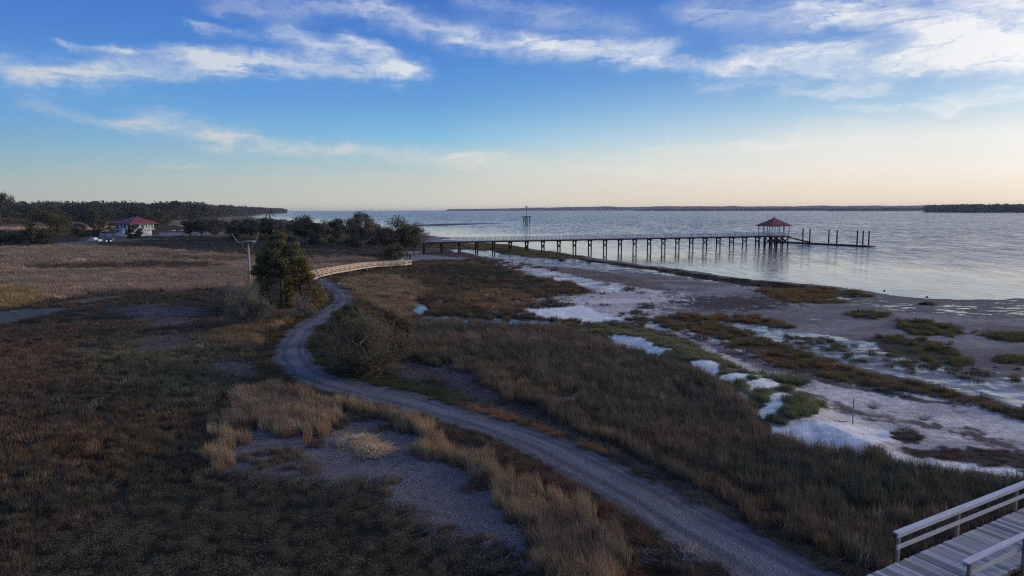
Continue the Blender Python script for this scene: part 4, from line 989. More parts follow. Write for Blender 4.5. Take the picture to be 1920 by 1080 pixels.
# trees round the house and to its left
for i, (px, py, pt, pw, sh, lf, l2, nm, ct, lb) in enumerate([
    (296, 430, 392, 58, 'oak', (.038, .046, .028), (.075, .07, .04), 'oak_tree', 'tree', 'large dark oak behind the right end of the red roof'),
    (252, 449, 417, 30, 'bush', (.040, .052, .030), (.085, .09, .045), 'evergreen_bush', 'bush', 'dark round bush in front of the white house'),
    (176, 440, 377, 52, 'oak', (.038, .048, .032), (.07, .08, .045), 'oak_tree', 'tree', 'tall dark oak left of the white house'),
    (150, 446, 415, 34, 'bush', (.045, .045, .034), (.12, .10, .08), 'flowering_bush', 'bush', 'dark bush with pale flecks left of the white pickup'),
    (186, 444, 414, 30, 'bush', (.040, .046, .030), (.085, .08, .05), 'evergreen_bush', 'bush', 'dark bush between the oak and the white awning'),
    (95, 456, 393, 88, 'oak', (.050, .055, .034), (.105, .085, .040), 'oak_tree', 'tree', 'broad green and rusty oak at the left, right of the low hedge'),
    (68, 458, 415, 52, 'bush', (.035, .045, .032), (.06, .07, .045), 'evergreen_bush', 'bush', 'dark bush at the left foot of the broad rusty oak'),
    (78, 457, 432, 24, 'bush', (.075, .08, .05), (.10, .10, .06), 'evergreen_bush', 'bush', 'small pale green bush before the broad rusty oak'),
    (10, 455, 431, 66, 'bush', (.040, .042, .036), (.06, .062, .05), 'hedge', 'hedge', 'low dark hedge at the left edge below the tan field'),
    (45, 455, 436, 40, 'bush', (.040, .044, .038), (.065, .068, .055), 'hedge', 'hedge', 'low dark hedge reaching the broad rusty oak'),
    (225, 432, 410, 44, 'bush', (.038, .045, .030), (.065, .06, .04), 'evergreen_bush', 'bush', 'dark bush behind the left slope of the red roof')]):
    ptree(px, py, pt, pw, nm, lb, ct, shape=sh, leaf=lf, leaf2=l2, nl=5000, ls=.26, clumps=28, seed=70 + i, crown_lo=.18)
def far_tree(px, d, ptop, pw, label, shape, seed, **k):
    q = at(px, 480, 0); q = q / q[1] * d; x = q[0]
    yh = 393.5 - .0032 * (px - 960); hgt = 12 + (yh - ptop) * d / F
    tree('pine_tree', label, 'tree', (x, d, 0), hgt, pw * d / F, shape=shape, leaf=(.035, .042, .03), leaf2=(.055, .06, .042), nl=3200, ls=.55, clumps=22, seed=seed, group='tall pines standing out of the far wood', **k)
far_tree(8, 620, 362, 44, 'tallest open crowned pine at the far left edge of the wood', 'pine', 90)
far_tree(336, 900, 376, 24, 'flat topped pine standing out of the far wood right of the house', 'pine', 91)
far_tree(386, 1000, 381, 20, 'round topped pine, rightmost of the tall ones in the far wood', 'oak', 92)
far_tree(176, 760, 376, 30, 'dark round topped pine in the far wood left of the house', 'oak', 93)

# the far wood, one mass
def wood_tree(seed, pine=False):
    g = np.random.default_rng(seed)
    n = 520
    c = g.normal(size=(26, 3)); c /= np.linalg.norm(c, axis=1)[:, None]; c *= g.uniform(.4, 1, (26, 1)); c[:, 2] = c[:, 2] * .32 + .62; c[:, :2] *= .42
    ci = g.integers(0, 26, n); p = c[ci] + g.normal(0, .085, (n, 3)); p[:, 2] = np.clip(p[:, 2], .02, 1)
    low = g.random(n) < .3; p[low, 2] = g.uniform(.02, .5, low.sum())
    V, Q = quads(p, .062, g); ct = g.uniform(.6, 1.4, 26)[ci]
    me = mesh_np('wood_tree', V, Q, dict(tint=np.repeat((ct * g.uniform(.7, 1.3, n))[:, None] * np.ones((1, 3)), 4, 0))); me.materials.append(GRASS)
    return bpy.data.objects.new('wood_tree', me)
WT = [wood_tree(s) for s in range(5)]
def wood(name, poly_pts, spacing, hts, label, edge_only=None, cols=((.040, .046, .034), (.062, .060, .046)), wf=1.0):
    P_ = np.array(poly_pts, float); lo, hi = P_.min(0), P_.max(0)
    n = int((hi - lo).prod() / spacing ** 2)
    x, y = rng.uniform(lo[0], hi[0], n), rng.uniform(lo[1], hi[1], n)
    s = sdpoly(x, y, P_); k = s > 0
    if edge_only: k &= s < edge_only
    x, y = x[k], y[k]; n = len(x)
    h = rng.uniform(*hts, n) * (.82 + .36 * fbm(x * .012, y * .012, 5, 3)); wd = h * rng.uniform(.75, 1.25, n) * wf
    m = rng.random((n, 1)); gc = np.array(cols[0]) * m + np.array(cols[1]) * (1 - m); gc = 1.5 * gc * (.7 + .6 * fbm(x * .01, y * .01, 8, 2))[:, None]
    rot = np.zeros((n, 3)); rot[:, 2] = rng.random(n) * 6.28
    scatter_obj(name, np.stack([x, y, np.full(n, -.4)], 1), np.stack([wd, wd, h], 1), rot, gc, 5, WT, label, 'wood')
def w_at(px, d):
    q = at(px, 480, 0); return (q[0] / q[1] * d, d)
wood('far_wood', [w_at(-300, 760), w_at(0, 770), w_at(120, 800), w_at(300, 830), w_at(360, 950), w_at(420, 1300), w_at(452, 1900), w_at(500, 2700), w_at(541, 3500), w_at(520, 4200), w_at(300, 3500), w_at(-300, 2200), (-2200, 1400)], 14, (12, 26),
     'long dark wood along the skyline left of the water', 420)
wood('scrub_line', [w_at(-300, 620), w_at(60, 640), w_at(62, 700), w_at(-300, 700)], 10, (4, 8), 'low rusty scrub in front of the far wood at the left edge', cols=((.10, .06, .04), (.05, .05, .035)))
wood('scrub_line', [w_at(200, 520), w_at(330, 560), w_at(470, 640), w_at(560, 560), w_at(560, 620), w_at(470, 760), w_at(330, 640), w_at(200, 600)], 20, (2.5, 4.5), 'low scrub between the row of oaks and the pale back field', cols=((.05, .055, .038), (.08, .075, .055)))
wood('island_wood', [w_at(1725, 2300), w_at(1800, 2080), w_at(1920, 2000), w_at(2300, 1900), (4000, 2600), (3400, 3500), w_at(1750, 2900)], 14, (12, 26), 'dark trees on the low island at the right edge', 300)
wood('far_shore_wood', [w_at(1180, 5600), w_at(1500, 4700), w_at(1700, 4200), w_at(1760, 4300), w_at(1700, 5000), w_at(1500, 5600)], 34, (11, 18), 'thin line of trees on the far marsh behind the pavilion', wf=2.2)
# farthest shore: a low wooded ridge 9 km away
def far_shore():
    mb = MB(); n = 220
    px = np.linspace(835, 2300, n); V = []
    for i, p in enumerate(px):
        d = 9000 - 800 * (i / n); q = at(p, 470, 0); q = q / q[1] * d
        hgt = (14 + 26 * float(sstep(835, 1150, np.array(p)))) * (.75 + .5 * float(fbm(np.array(i * .35), np.array(1.0), 3, 3))) + 10
        if i == 0: hgt = 4
        for dy, zz in ((0, -2), (8, hgt * .8), (120, hgt), (400, hgt * .9), (420, -2)): V.append((q[0] * (1 + dy / d), d + dy, zz))
    Fq = [(i * 5 + k, (i + 1) * 5 + k, (i + 1) * 5 + k + 1, i * 5 + k + 1) for i in range(n - 1) for k in range(4)]
    mb.v, mb.f = V, Fq
    tag(mb.build('far_shore', simple('far_trees', (.045, .052, .05), .95, .35, .01)), kind='structure')
far_shore()

# ------------------------------------------------------------------ sea air
def haze():
    o = MB().box(-12500, -600, -4.5, 12500, 12500, 42).build('haze', bpy.data.materials.new('sea_air')); m = o.data.materials[0]; m.use_nodes = True; m.node_tree.nodes.clear()
    bb = NB(m.node_tree); v = bb.n('ShaderNodeVolumePrincipled'); v.inputs['Color'].default_value = (.78, .86, 1.0, 1); v.inputs['Density'].default_value = HAZE
    out = bb.n('ShaderNodeOutputMaterial'); m.node_tree.links.new(v.outputs[0], out.inputs['Volume'])
    tag(o, 'thin pale sea air over the water and the far shores', 'haze', kind='stuff')
HAZE = .000055
haze()

# ------------------------------------------------------------------ timber materials
def wood_mat(name, col, var=.3, rough=.8, scale=(1.2, 14, 14), bump=.25):
    return simple(name, col, rough, var, 1.0, stretch=scale, bump=bump)
PLANK = [wood_mat('weathered_plank', c) for c in ((.31, .315, .33), (.42, .425, .44), (.20, .20, .205), (.36, .35, .34))]
RAILW = wood_mat('weathered_rail', (.52, .535, .56), .22)
POSTW = wood_mat('weathered_post', (.20, .18, .15), .3, scale=(8, 8, 1.0))
TANW = wood_mat('tan_board', (.60, .47, .33), .16, scale=(.6, 6, 6))  # one even tan tone for deck and rails
PILE = simple('dark_piling', (.035, .030, .026), .9, .4, 2, bump=.3)
PIERW = simple('pier_timber', (.20, .20, .21), .85, .25, 1)
PIERR = simple('pier_rail', (.48, .50, .54), .8, .2, 1)

# ------------------------------------------------------------------ near boardwalk, bottom right
def near_boardwalk():
    ang = math.atan2(BU[1], BU[0])
    root = empty('boardwalk', (BP0[0], BP0[1], BZ), ang, label='weathered grey boardwalk with two handrails in the bottom right corner', cat='boardwalk')
    # local frame: x along the walk, y = away from the camera; the walk lies at y from 0 to -BWID
    def part(mb, name, mat): return mb.build(name, mat, root)
    me0 = {}
    x = -6.0; i = 0
    g = random.Random(3)
    pw = .19
    while x < 24:
        vi = g.randrange(4); key = (vi, g.randrange(2))
        if key not in me0:
            mb = MB(); e0, e1 = g.uniform(0, .03), g.uniform(0, .03)
            mb.box(0, -BWID - .06 + e0, -.04, pw - .022, .06 - e1, 0)
            me = bpy.data.meshes.new('plank'); me.from_pydata(mb.v, [], mb.f); me.materials.append(PLANK[vi]); me0[key] = me
        o = link('plank', me0[key], root); o.location = (x, 0, g.uniform(-.008, .008)); o.rotation_euler = (0, g.uniform(-.008, .008), g.uniform(-.006, .006))
        x += pw; i += 1
    for y in (-.05, -BWID / 2, -BWID + .05):
        part(MB().bar((-6, y, -.15), (24, y, -.15), .05, .22), 'joist', POSTW)
    fx = [0.0, 3.46, 7.36, 11.2, 15.0, 18.8, 22.6]
    hr = 1.0
    for yy, xs, s in ((.085, fx, 1), (-BWID - .085, None, -1)):
        if xs is None:
            q = at(1797, 1043, BZ + hr) - BP0; x0 = q[0] * BU[0] + q[1] * BU[1]
            r_ = at(1916, 1000, BZ + hr) - BP0; x1 = r_[0] * BU[0] + r_[1] * BU[1]
            st = x1 - x0; xs = [x0 + k * max(st, 2.2) for k in range(7)]
        for k, x in enumerate(xs):
            # doubled uprights, the outer one running down into the ground
            part(MB().box(x - .055, yy - .045, -1.1, x + .055, yy + .045, hr - .045), 'post', POSTW)
            if k: part(MB().box(x + .062, yy + (.02 if s > 0 else -.055), -.35, x + .12, yy + (.055 if s > 0 else -.02), hr - .06), 'post', POSTW)
            if k: part(MB().bar((x, yy + s * .06, -.25), (x, yy + s * .62, -.5), .05, .12), 'brace', POSTW)
        xa, xb = xs[0] - .22, 24
        part(MB().bar((xa, yy - s * .03, hr), (xb, yy - s * .03, hr), .19, .045), 'handrail', RAILW)
        part(MB().bar((xa + .03, yy - s * .068, hr - .09), (xb, yy - s * .068, hr - .09), .04, .14), 'rail_board', PLANK[1])
        part(MB().bar((xa + .05, yy - s * .068, .52), (xb, yy - s * .068, .52), .04, .14), 'mid_rail', PLANK[1])
near_boardwalk()

# ------------------------------------------------------------------ low boardwalk across the marsh creek
def low_boardwalk():
    ZB = .9
    pts = [at(x, y, ZB) for x, y in ((560, 521), (590, 517), (616, 512), (649, 506.5), (681, 501), (713, 497), (754, 495.5), (772, 493))]
    P_ = np.array(pts); P_[0][2] = .35; P_[1][2] = .6
    root = empty('low_boardwalk', tuple(P_[0] * [1, 1, 0]), label='pale tan boardwalk curving over the marsh below the oaks', cat='boardwalk')
    Pl = P_ - P_[0] * [1, 1, 0]
    L = np.concatenate([[0], np.cumsum(np.linalg.norm(np.diff(Pl, axis=0), axis=1))])
    def pt(s): return np.array([np.interp(s, L, Pl[:, k]) for k in range(3)])
    def nrm(s):
        d = pt(min(s + .5, L[-1])) - pt(max(s - .5, 0)); d[2] = 0; d /= np.linalg.norm(d); return np.array([-d[1], d[0], 0])
    Wd = 2.0
    # planks
    pm = MB(); pm.box(-.07, 0, -.04, .07, Wd, 0)
    me = bpy.data.meshes.new('plank'); me.from_pydata(pm.v, [], pm.f); me.materials.append(TANW)
    n = min(int(L[-1] / .18), 280)
    for k in range(n):
        s = L[-1] * (k + .5) / n; d = nrm(s)
        o = link('plank', me, root); o.location = pt(s); o.rotation_euler = (0, 0, math.atan2(d[1], d[0]) - math.pi / 2)
    st = 3.3; k = 0; s = 0
    ss = np.arange(0, L[-1], st)
    for side, y in ((0, 0.0), (1, Wd)):
        for a, c in zip(ss, np.append(ss[1:], L[-1])):
            p, q = pt(a) + nrm(a) * y, pt(c) + nrm(c) * y
            MB().bar(p + [0, 0, -.17], q + [0, 0, -.17], .06, .24).build('side_board', TANW, root)
            MB().bar(p + [0, 0, .66], q + [0, 0, .66], .16, .06).build('handrail', TANW, root)
            MB().bar(p + [0, 0, .50], q + [0, 0, .50], .05, .13).build('rail_board', TANW, root)
            MB().bar(p + [0, 0, .26], q + [0, 0, .26], .05, .13).build('rail_board', TANW, root)
            for t in (0, .5): 
                m = p * (1 - t) + q * t; MB().box(m[0] - .05, m[1] - .05, m[2] - .3, m[0] + .05, m[1] + .05, m[2] + .66).build('post', POSTW, root)
        for a in ss[1::2]:
            p = pt(a) + nrm(a) * y; MB().tube([(p[0], p[1], -1.0 - 0 * p[2]), (p[0], p[1], p[2])], .14, 7).build('piling', simple_tan, root)
simple_tan = simple('pale_piling', (.30, .25, .20), .9, .3, 2)
low_boardwalk()

# ------------------------------------------------------------------ the long pier
def long_pier():
    DZ = 3.25
    A, B_ = np.array([-24.5, 187.5, 0]), np.array([84.0, 224.5, 0])
    d = (B_ - A); L = np.linalg.norm(d); ang = math.atan2(d[1], d[0])
    root = empty('long_pier', (A[0], A[1], 0), ang, label='long straight pier on dark cross braced pilings reaching to the red roofed pavilion', cat='pier')
    W2 = 2.6
    MB().box(-4, 0, DZ - .10, L + .4, W2, DZ).build('deck', PIERW, root)
    MB().box(-4, -.06, DZ - .42, L + .4, -.002, DZ - .04).build('side_beam', PILE, root)
    MB().box(-4, W2 + .002, DZ - .42, L + .4, W2 + .06, DZ - .04).build('side_beam', PILE, root)
    for y in (.05, W2 - .05):
        for z in (1.10, .78, .48, .2): MB().box(-4, y - .03, DZ + z - .06, L + .4, y + .03, DZ + z + .02).build('rail', PIERR, root)
        x = -4
        while x < L:
            MB().box(x - .07, y - .07, DZ - .3, x + .07, y + .07, DZ + 1.12).build('post', PIERR, root); x += 2.35
    nb = 23; x = 0.6; sp = (L - x - 3) / (nb - 1)
    for k in range(nb):
        xx = x + k * sp; base = -1.6
        for y in (.35, W2 - .35):
            MB().tube([(xx, y - .05, base), (xx, y, DZ - .4)], .19, 8).build('piling', PILE, root, True)
        MB().box(xx - .15, -.15, DZ - .70, xx + .15, W2 + .15, DZ - .43).build('cap_beam', PILE, root)
        if k > 4:
            MB().bar((xx - .22, .3, 1.0), (xx - .22, W2 - .3, 2.5), .08, .22, up=(1, 0, 0)).build('brace', PILE, root)
            MB().bar((xx + .22, .3, 2.5), (xx + .22, W2 - .3, 1.0), .08, .22, up=(1, 0, 0)).build('brace', PILE, root)
    return A, B_, ang, DZ
PA, PB, PANG, PDZ = long_pier()

def pavilion():
    c = np.array([87.0, 227.5, 0.0]); root = empty('pavilion', tuple(c), PANG, label='open pavilion with a dark red hip roof at the end of the long pier', cat='pavilion')
    S = 3.5; DZ = PDZ
    MB().box(-S, -S, DZ - .12, S, S, DZ + .01).build('deck', PIERW, root)
    for y in (-S, S): MB().box(-S - .06, y - .09, DZ - .5, S + .06, y + .09, DZ - .14).build('side_beam', PILE, root)
    for x in (-S, S): MB().box(x - .07, -S + .1, DZ - .48, x + .07, S - .1, DZ - .15).build('side_beam', PILE, root)
    EZ, AZ = DZ + 3.25, DZ + 5.75; E_ = 4.15
    mb = MB(); mb.v = [(-E_, -E_, EZ), (E_, -E_, EZ), (E_, E_, EZ), (-E_, E_, EZ), (-.25, -.25, AZ), (.25, -.25, AZ), (.25, .25, AZ), (-.25, .25, AZ), (-E_, -E_, EZ - .16), (E_, -E_, EZ - .16), (E_, E_, EZ - .16), (-E_, E_, EZ - .16)]
    mb.f = [(0, 1, 5, 4), (1, 2, 6, 5), (2, 3, 7, 6), (3, 0, 4, 7), (4, 5, 6, 7), (8, 9, 1, 0), (9, 10, 2, 1), (10, 11, 3, 2), (11, 8, 0, 3), (11, 10, 9, 8)]
    roof = mb.build('roof', simple('dark_red_metal', (.19, .030, .036), .5, .2, 1, spec=.4), root)
    seam = simple('roof_seam', (.10, .02, .026), .5, .1)
    for k in range(-5, 6):
        for (ax, sg) in ((0, -1), (0, 1), (1, -1), (1, 1)):
            u = k * .95; t = 1 - abs(u) / E_ if abs(u) < E_ else 0
            p = np.array([u, sg * E_, EZ + .02]); q = np.array([u, sg * (abs(u) + .02), EZ + (AZ - EZ) * t + .02])
            if ax: p, q = p[[1, 0, 2]], q[[1, 0, 2]]
            if np.linalg.norm(q - p) > .4: MB().bar(p, q, .06, .06).build('roof_seam', seam, roof)
    MB().add([(-.3, -.3, AZ), (.3, -.3, AZ), (.3, .3, AZ), (-.3, .3, AZ), (0, 0, AZ + .35)], [(0, 1, 4), (1, 2, 4), (2, 3, 4), (3, 0, 4)]).build('finial', seam, root)
    pm = simple('white_post', (.45, .47, .52), .7, .15)
    pos = [(x, y) for x in (-S + .15, -1.1, 1.1, S - .15) for y in (-S + .15, S - .15)] + [(x, y) for x in (-S + .15, S - .15) for y in (-1.1, 1.1)]
    for x, y in pos: MB().box(x - .09, y - .09, DZ, x + .09, y + .09, EZ - .16).build('post', pm, root)
    for z in (1.1, .75, .45, .2):
        for y in (-S + .15, S - .15): MB().box(-S + .1, y - .03, DZ + z - .05, S - .1, y + .03, DZ + z + .03).build('rail', PIERR, root)
        MB().box(S - .18, -S + 1.8, DZ + z - .05, S - .12, S - .2, DZ + z + .03).build('rail', PIERR, root)
    MB().box(-1.6, 1.2, DZ + .02, 1.6, 1.8, DZ + .5).build('bench', pm, root)
    for x in (-S + .3, -1.1, 1.1, S - .3):
        for y in (-S + .3, 0, S - .3):
            MB().tube([(x, y, -1.8), (x, y, DZ - .2)], .21, 8).build('piling', PILE, root, True)
        MB().bar((x - .25, -S + .3, .7), (x - .25, 0, 2.6), .1, .24, up=(1, 0, 0)).build('brace', PILE, root)
        MB().bar((x + .25, -S + .3, 2.6), (x + .25, 0, .7), .1, .24, up=(1, 0, 0)).build('brace', PILE, root)
    for y in (-S + .3 - .27, 0 - .27):
        for xa, xb in ((-S + .3, -1.1), (-1.1, 1.1), (1.1, S - .3)):
            MB().bar((xa, y, .7), (xb, y, 2.7), .1, .24).build('brace', PILE, root)
            MB().bar((xa, y + .54, 2.7), (xb, y + .54, .7), .1, .24).build('brace', PILE, root)
    return c
PC = pavilion()

def gangway():
    a = at(1479, 441, PDZ - .1); b_ = at(1518, 453.5, .05)
    a = np.array([90.6, 228.5, PDZ - .15]); bq = at(1518, 454.5, .15); bq = np.array([bq[0], bq[1], .15])
    o = empty('gangway', tuple(a), label='sloping gangway from the pavilion down to the floating dock', cat='gangway')
    d = bq - a; n = np.cross(d / np.linalg.norm(d), (0, 0, 1)); n /= np.linalg.norm(n)
    MB().bar((0, 0, 0), d, 1.3, .28).build('ramp', PILE, o)
    for s in (-.65, .65):
        MB().bar(n * s + [0, 0, 1.0], d + n * s + [0, 0, 1.0], .06, .06).build('rail', PIERR, o)
        for k in range(7):
            p = d * k / 6 + n * s; MB().box(p[0] - .04, p[1] - .04, p[2], p[0] + .04, p[1] + .04, p[2] + 1.0).build('post', PIERR, o)
gangway()
def floating_dock():
    a, b_ = at(1462, 452.5, -.1), at(1630, 460.6, -.1)
    o = empty('floating_dock', (a[0], a[1], WATER), label='low floating dock running right from below the pavilion', cat='dock')
    d = b_ - a; d[2] = 0; L = np.linalg.norm(d); u = d / L
    n = 9
    for k in range(n):
        p, q = u * (L * k / n + .06), u * (L * (k + 1) / n - .06)
        MB().bar(p + [0, 0, .42], q + [0, 0, .42], 2.5, .10).build('deck_section', PIERW, o)
        MB().bar(p + [0, 0, .15], q + [0, 0, .15], 2.3, .43).build('float', PILE, o)
    nn = np.array([-u[1], u[0], 0])
    e = u * L
    MB().add([tuple(e + nn * 1.25 + [0, 0, .1]), tuple(e - nn * 1.25 + [0, 0, .1]), tuple(e + u * 2.4 - nn * .2 + [0, 0, .1]), tuple(e + nn * 1.25 + [0, 0, .47]), tuple(e - nn * 1.25 + [0, 0, .47]), tuple(e + u * 2.4 - nn * .2 + [0, 0, .47])],
             [(3, 5, 4), (0, 1, 2), (0, 3, 4, 1), (1, 4, 5, 2), (2, 5, 3, 0)]).build('pointed_end', PIERW, o)
    for s in (1.32, -1.32):
        MB().bar(nn * s + [0, 0, .36], u * L + nn * s + [0, 0, .36], .08, .2).build('fender_board', PILE, o)
    return a, b_
floating_dock()
gp = [(1504.7, 428.8, 458), (1517.8, 430, 458.5), (1553.5, 430.4, 456.5), (1568.6, 431.7, 458.8), (1606.5, 432.2, 459.8), (1617.3, 433, 461), (1628.5, 433, 460.3)]
lbs = ['tall dark mooring pile nearest the pavilion', 'tall dark mooring pile at the foot of the gangway', 'left pile of the middle pair on the floating dock', 'right pile of the middle pair on the floating dock',
       'leftmost of the three piles at the far right end of the dock', 'middle of the three piles at the far right end of the dock', 'rightmost tall pile, beside the pointed end of the dock']
for (x, yt, yb), lb in zip(gp, lbs):
    p = at(x, yb, -.5); s_ = p[1] / F; h = (yb - yt) * s_
    root = empty('mooring_pile', (p[0], p[1], WATER), label=lb, cat='pile', group='tall mooring piles along the floating dock')
    MB().tube([(0, 0, -1.5), (0, 0, h * .5), (0, 0, h)], [.24, .23, .22], 9).build('shaft', PILE, root, True)
    MB().tube([(0, 0, h), (0, 0, h + .12)], [.26, .05], 9).build('cap', simple('pile_cap', (.08, .08, .08), .6), root)
    MB().tube([(0, 0, .35), (0, 0, .5)], .34, 9).build('hoop', PIERW, root)

def channel_marker():
    d = 575; x = (987.5 - 960) / F * d * 1.0; p = np.array([x, d, WATER]); o = empty('channel_marker', tuple(p), .3, label='dark platform on piles with a tall thin mast standing alone in the open water', cat='beacon')
    for sx, sy in ((-3.1, 0), (3.1, 0), (0, -2), (0, 2.2)):
        MB().tube([(sx, sy, -2), (sx * .8, sy * .8, 6.6)], .3 if sx else .42, 7).build('piling', PILE, o, True)
    MB().box(-3.2, -2.4, 6.5, 3.2, 2.4, 7.1).build('platform', PILE, o)
    MB().bar((-3, -1.8, 2.4), (3, -1.8, 2.4), .3, .4).build('brace', PILE, o)
    MB().bar((-3, -1.4, 3.0), (-1.6, -1.4, 6.4), .3, .4).build('brace', PILE, o); MB().bar((3, -1.4, 3.0), (1.6, -1.4, 6.4), .3, .4).build('brace', PILE, o)
    MB().tube([(0, 0, 7.1), (0, 0, 16)], [.22, .12], 6).build('mast', PILE, o)
    mb = MB(); g = random.Random(1)
    for k in range(70):
        a = g.random() * 6.28; z = 14.4 + g.random() * .8; mb.bar((math.cos(a) * .2, math.sin(a) * .2, z), (math.cos(a + .9) * 1.0, math.sin(a + .9) * 1.0, z + g.uniform(-.2, .5)), .06, .06)
    mb.build('nest', PILE, o)
channel_marker()

# ------------------------------------------------------------------ crossarm pole
def crossarm_pole():
    p = at(470, 560, 0); d = p[1]; s = d / F
    o = empty('crossarm_pole', tuple(p), label='tall grey pole with a platform and raised V arms at the top', cat='pole')
    h = (560 - 453) * s * .985; WB = wood_mat('silvered_pole', (.33, .30, .26), .25, scale=(6, 6, .5))
    MB().tube([(0, 0, -.3), (0, 0, h)], [.17, .13], 10).build('shaft', WB, o, True)
    m = lambda px: (px - 470) * s
    MB().box(m(450), -.08, h - .02, m(483), .08, h + .16).build('crossarm', WB, o)
    MB().box(m(464), -.75, h + .17, m(482), .75, h + .27).build('platform', WB, o)
    MB().bar((m(450.5), 0, h + .1), (m(440), 0, h + 18 * s), .08, .07).build('raised_arm', WB, o)
    MB().bar((m(482.5), 0, h + .1), (m(491), 0, h + 19 * s), .09, .07).build('raised_arm', WB, o)
    MB().bar((m(455), .12, h), (m(469), .12, h - 19 * s), .07, .06).build('brace', WB, o)
    MB().bar((m(480.5), .12, h), (m(471), .12, h - 17 * s), .07, .06).build('brace', WB, o)
    for k in (440, 491): pass
crossarm_pole()

# dead leaning tree in front of the low boardwalk
def dead_tree():
    p = at(616, 566, 0); s = 90 / F * 1.03; q = lambda x, y, dy=0: ((x - 616) * s, dy, (566 - y) * s)
    o = empty('dead_tree', tuple(p), label='leaning bare dead trunk beside the golden juniper at the track', cat='dead tree')
    MB().tube([q(616, 566), q(608, 548), q(602, 530, .3), q(598, 515, .4), q(590, 506, .5), q(578, 503, .6)], [.09, .085, .08, .06, .04, .02], 7).build('trunk', PALEBARK, o, True)
    mb = MB(); mb.tube([q(601, 525), q(606, 514), q(609, 508)], [.05, .035, .02], 5)
    mb.tube([q(598, 516), q(588, 516), q(580, 520)], [.05, .03, .015], 5)
    mb.build('branches', PALEBARK, o, True)
    p = at(569, 572, 0); s = p[1] / F; q = lambda x, y, dy=0: ((x - 569) * s, dy, (572 - y) * s)
    o = empty('dead_tree', tuple(p), label='crooked dead snag with a long side branch rising above the golden juniper', cat='dead tree')
    MB().tube([q(569, 572), q(568, 520), q(567, 500), q(569, 488), q(573, 481)], [.14, .12, .10, .08, .05], 7).build('trunk', BARK, o, True)
    mb = MB(); mb.tube([q(573, 481), q(582, 483), q(590, 481), q(596, 478), q(599, 467)], [.05, .045, .035, .03, .02], 5)
    mb.tube([q(570, 487), q(560, 480), q(556, 470)], [.04, .03, .015], 5); mb.tube([q(590, 481), q(594, 486), q(597, 484)], [.03, .02, .01], 4)
    g = random.Random(4)
    for k in range(26):
        x, y = g.uniform(556, 598), g.uniform(468, 490); mb.tube([q(x, y + 6), q(x + g.uniform(-5, 5), y), q(x + g.uniform(-8, 8), y - g.uniform(5, 12))], [.02, .014, .006], 3, False)
    mb.build('branches', BARK, o, True)
    # leaning bare stem left of the pole
    p = at(436, 545, 0); s = p[1] / F; q = lambda x, y, dy=0: ((x - 436) * s, dy, (545 - y) * s)
    o = empty('dead_tree', tuple(p), label='thin pale leaning dead stem left of the crossarm pole', cat='dead tree')
    MB().tube([q(437, 548), q(430, 525), q(424, 508)], [.08, .06, .03], 6).build('trunk', PALEBARK, o, True)
    mb = MB()
    for k in range(40):
        t = g.random(); x, y = 437 - 13 * t, 545 - 37 * t; a = g.uniform(-2.6, -.5); r = g.uniform(6, 17)
        mb.tube([q(x, y), q(x + math.cos(a) * r * .6, y + math.sin(a) * r * .5, g.uniform(-1, 1)), q(x + math.cos(a) * r, y + math.sin(a) * r, g.uniform(-1.5, 1.5))], [.022, .014, .006], 3, False)
    mb.build('branches', PALEBARK, o, True)
dead_tree()
# bare brush tangle beside the pier foot
ptree(803, 463, 436, 34, 'bare_shrub', 'leafless grey brush at the landward end of the long pier', 'shrub', shape='bush', leaf=(.10, .085, .075), nl=300, ls=.10, clumps=16, seed=120, bark=simple('grey_twigs', (.10, .08, .075), .95), bare=1.2, stems=4)

# bleached tangle beside the track at the bottom
def tangle(px, py, w, h, label, seed, n=700, col=(.30, .27, .235), droop=.5, comb=.6):
    g = np.random.default_rng(seed); p = at(px, py, .15)
    a = comb + g.normal(0, .75, n); r = g.random(n) ** .7; q_ = g.random(n) * 6.28
    p0 = np.stack([np.cos(q_) * r * w * .45, np.sin(q_) * r * w * .4, g.uniform(0, h * .5, n) * (1 - r)], 1)
    p1 = p0 + np.stack([np.cos(a + g.normal(0, .6, n)) * w * .38 * g.uniform(.4, 1.1, n), np.sin(a + g.normal(0, .6, n)) * w * .38 * g.uniform(.4, 1.1, n), g.normal(-.1, .45, n) * h * droop], 1)
    p1[:, 2] = np.clip(p1[:, 2], 0, h)
    V, Q = twigs(p0, p1, g.uniform(.005, .014, n), g)
    o = link('dead_shrub', mesh_np('dead_shrub', V, Q), None, simple('bleached_sunlit_straw', col, .9, .35, 3)); o.location = p
    tag(o, label, 'dead shrub')
tangle(1292, 1052, 1.5, .75, 'bleached tangle of dead stems at the edge of the gravel track', 5, 900)
tangle(1215, 1040, 1.5, .35, 'low spray of dead pale stems left of the bleached tangle', 6, 250)
tangle(665, 832, 2.2, .8, 'sunlit pale straw tuft, left of two on the grey straw mat', 8, 900, (.62, .44, .28))  # warm bright straw colour has the low sunlight put into it
tangle(697, 848, 1.9, .7, 'sunlit pale straw tuft, right of two on the grey straw mat', 9, 800, (.62, .44, .28))  # same straw colour with the sunlight put in
tangle(725, 690, 2.6, .5, 'low pale brush pile at the right foot of the brown thicket', 7, 500, (.26, .22, .18))

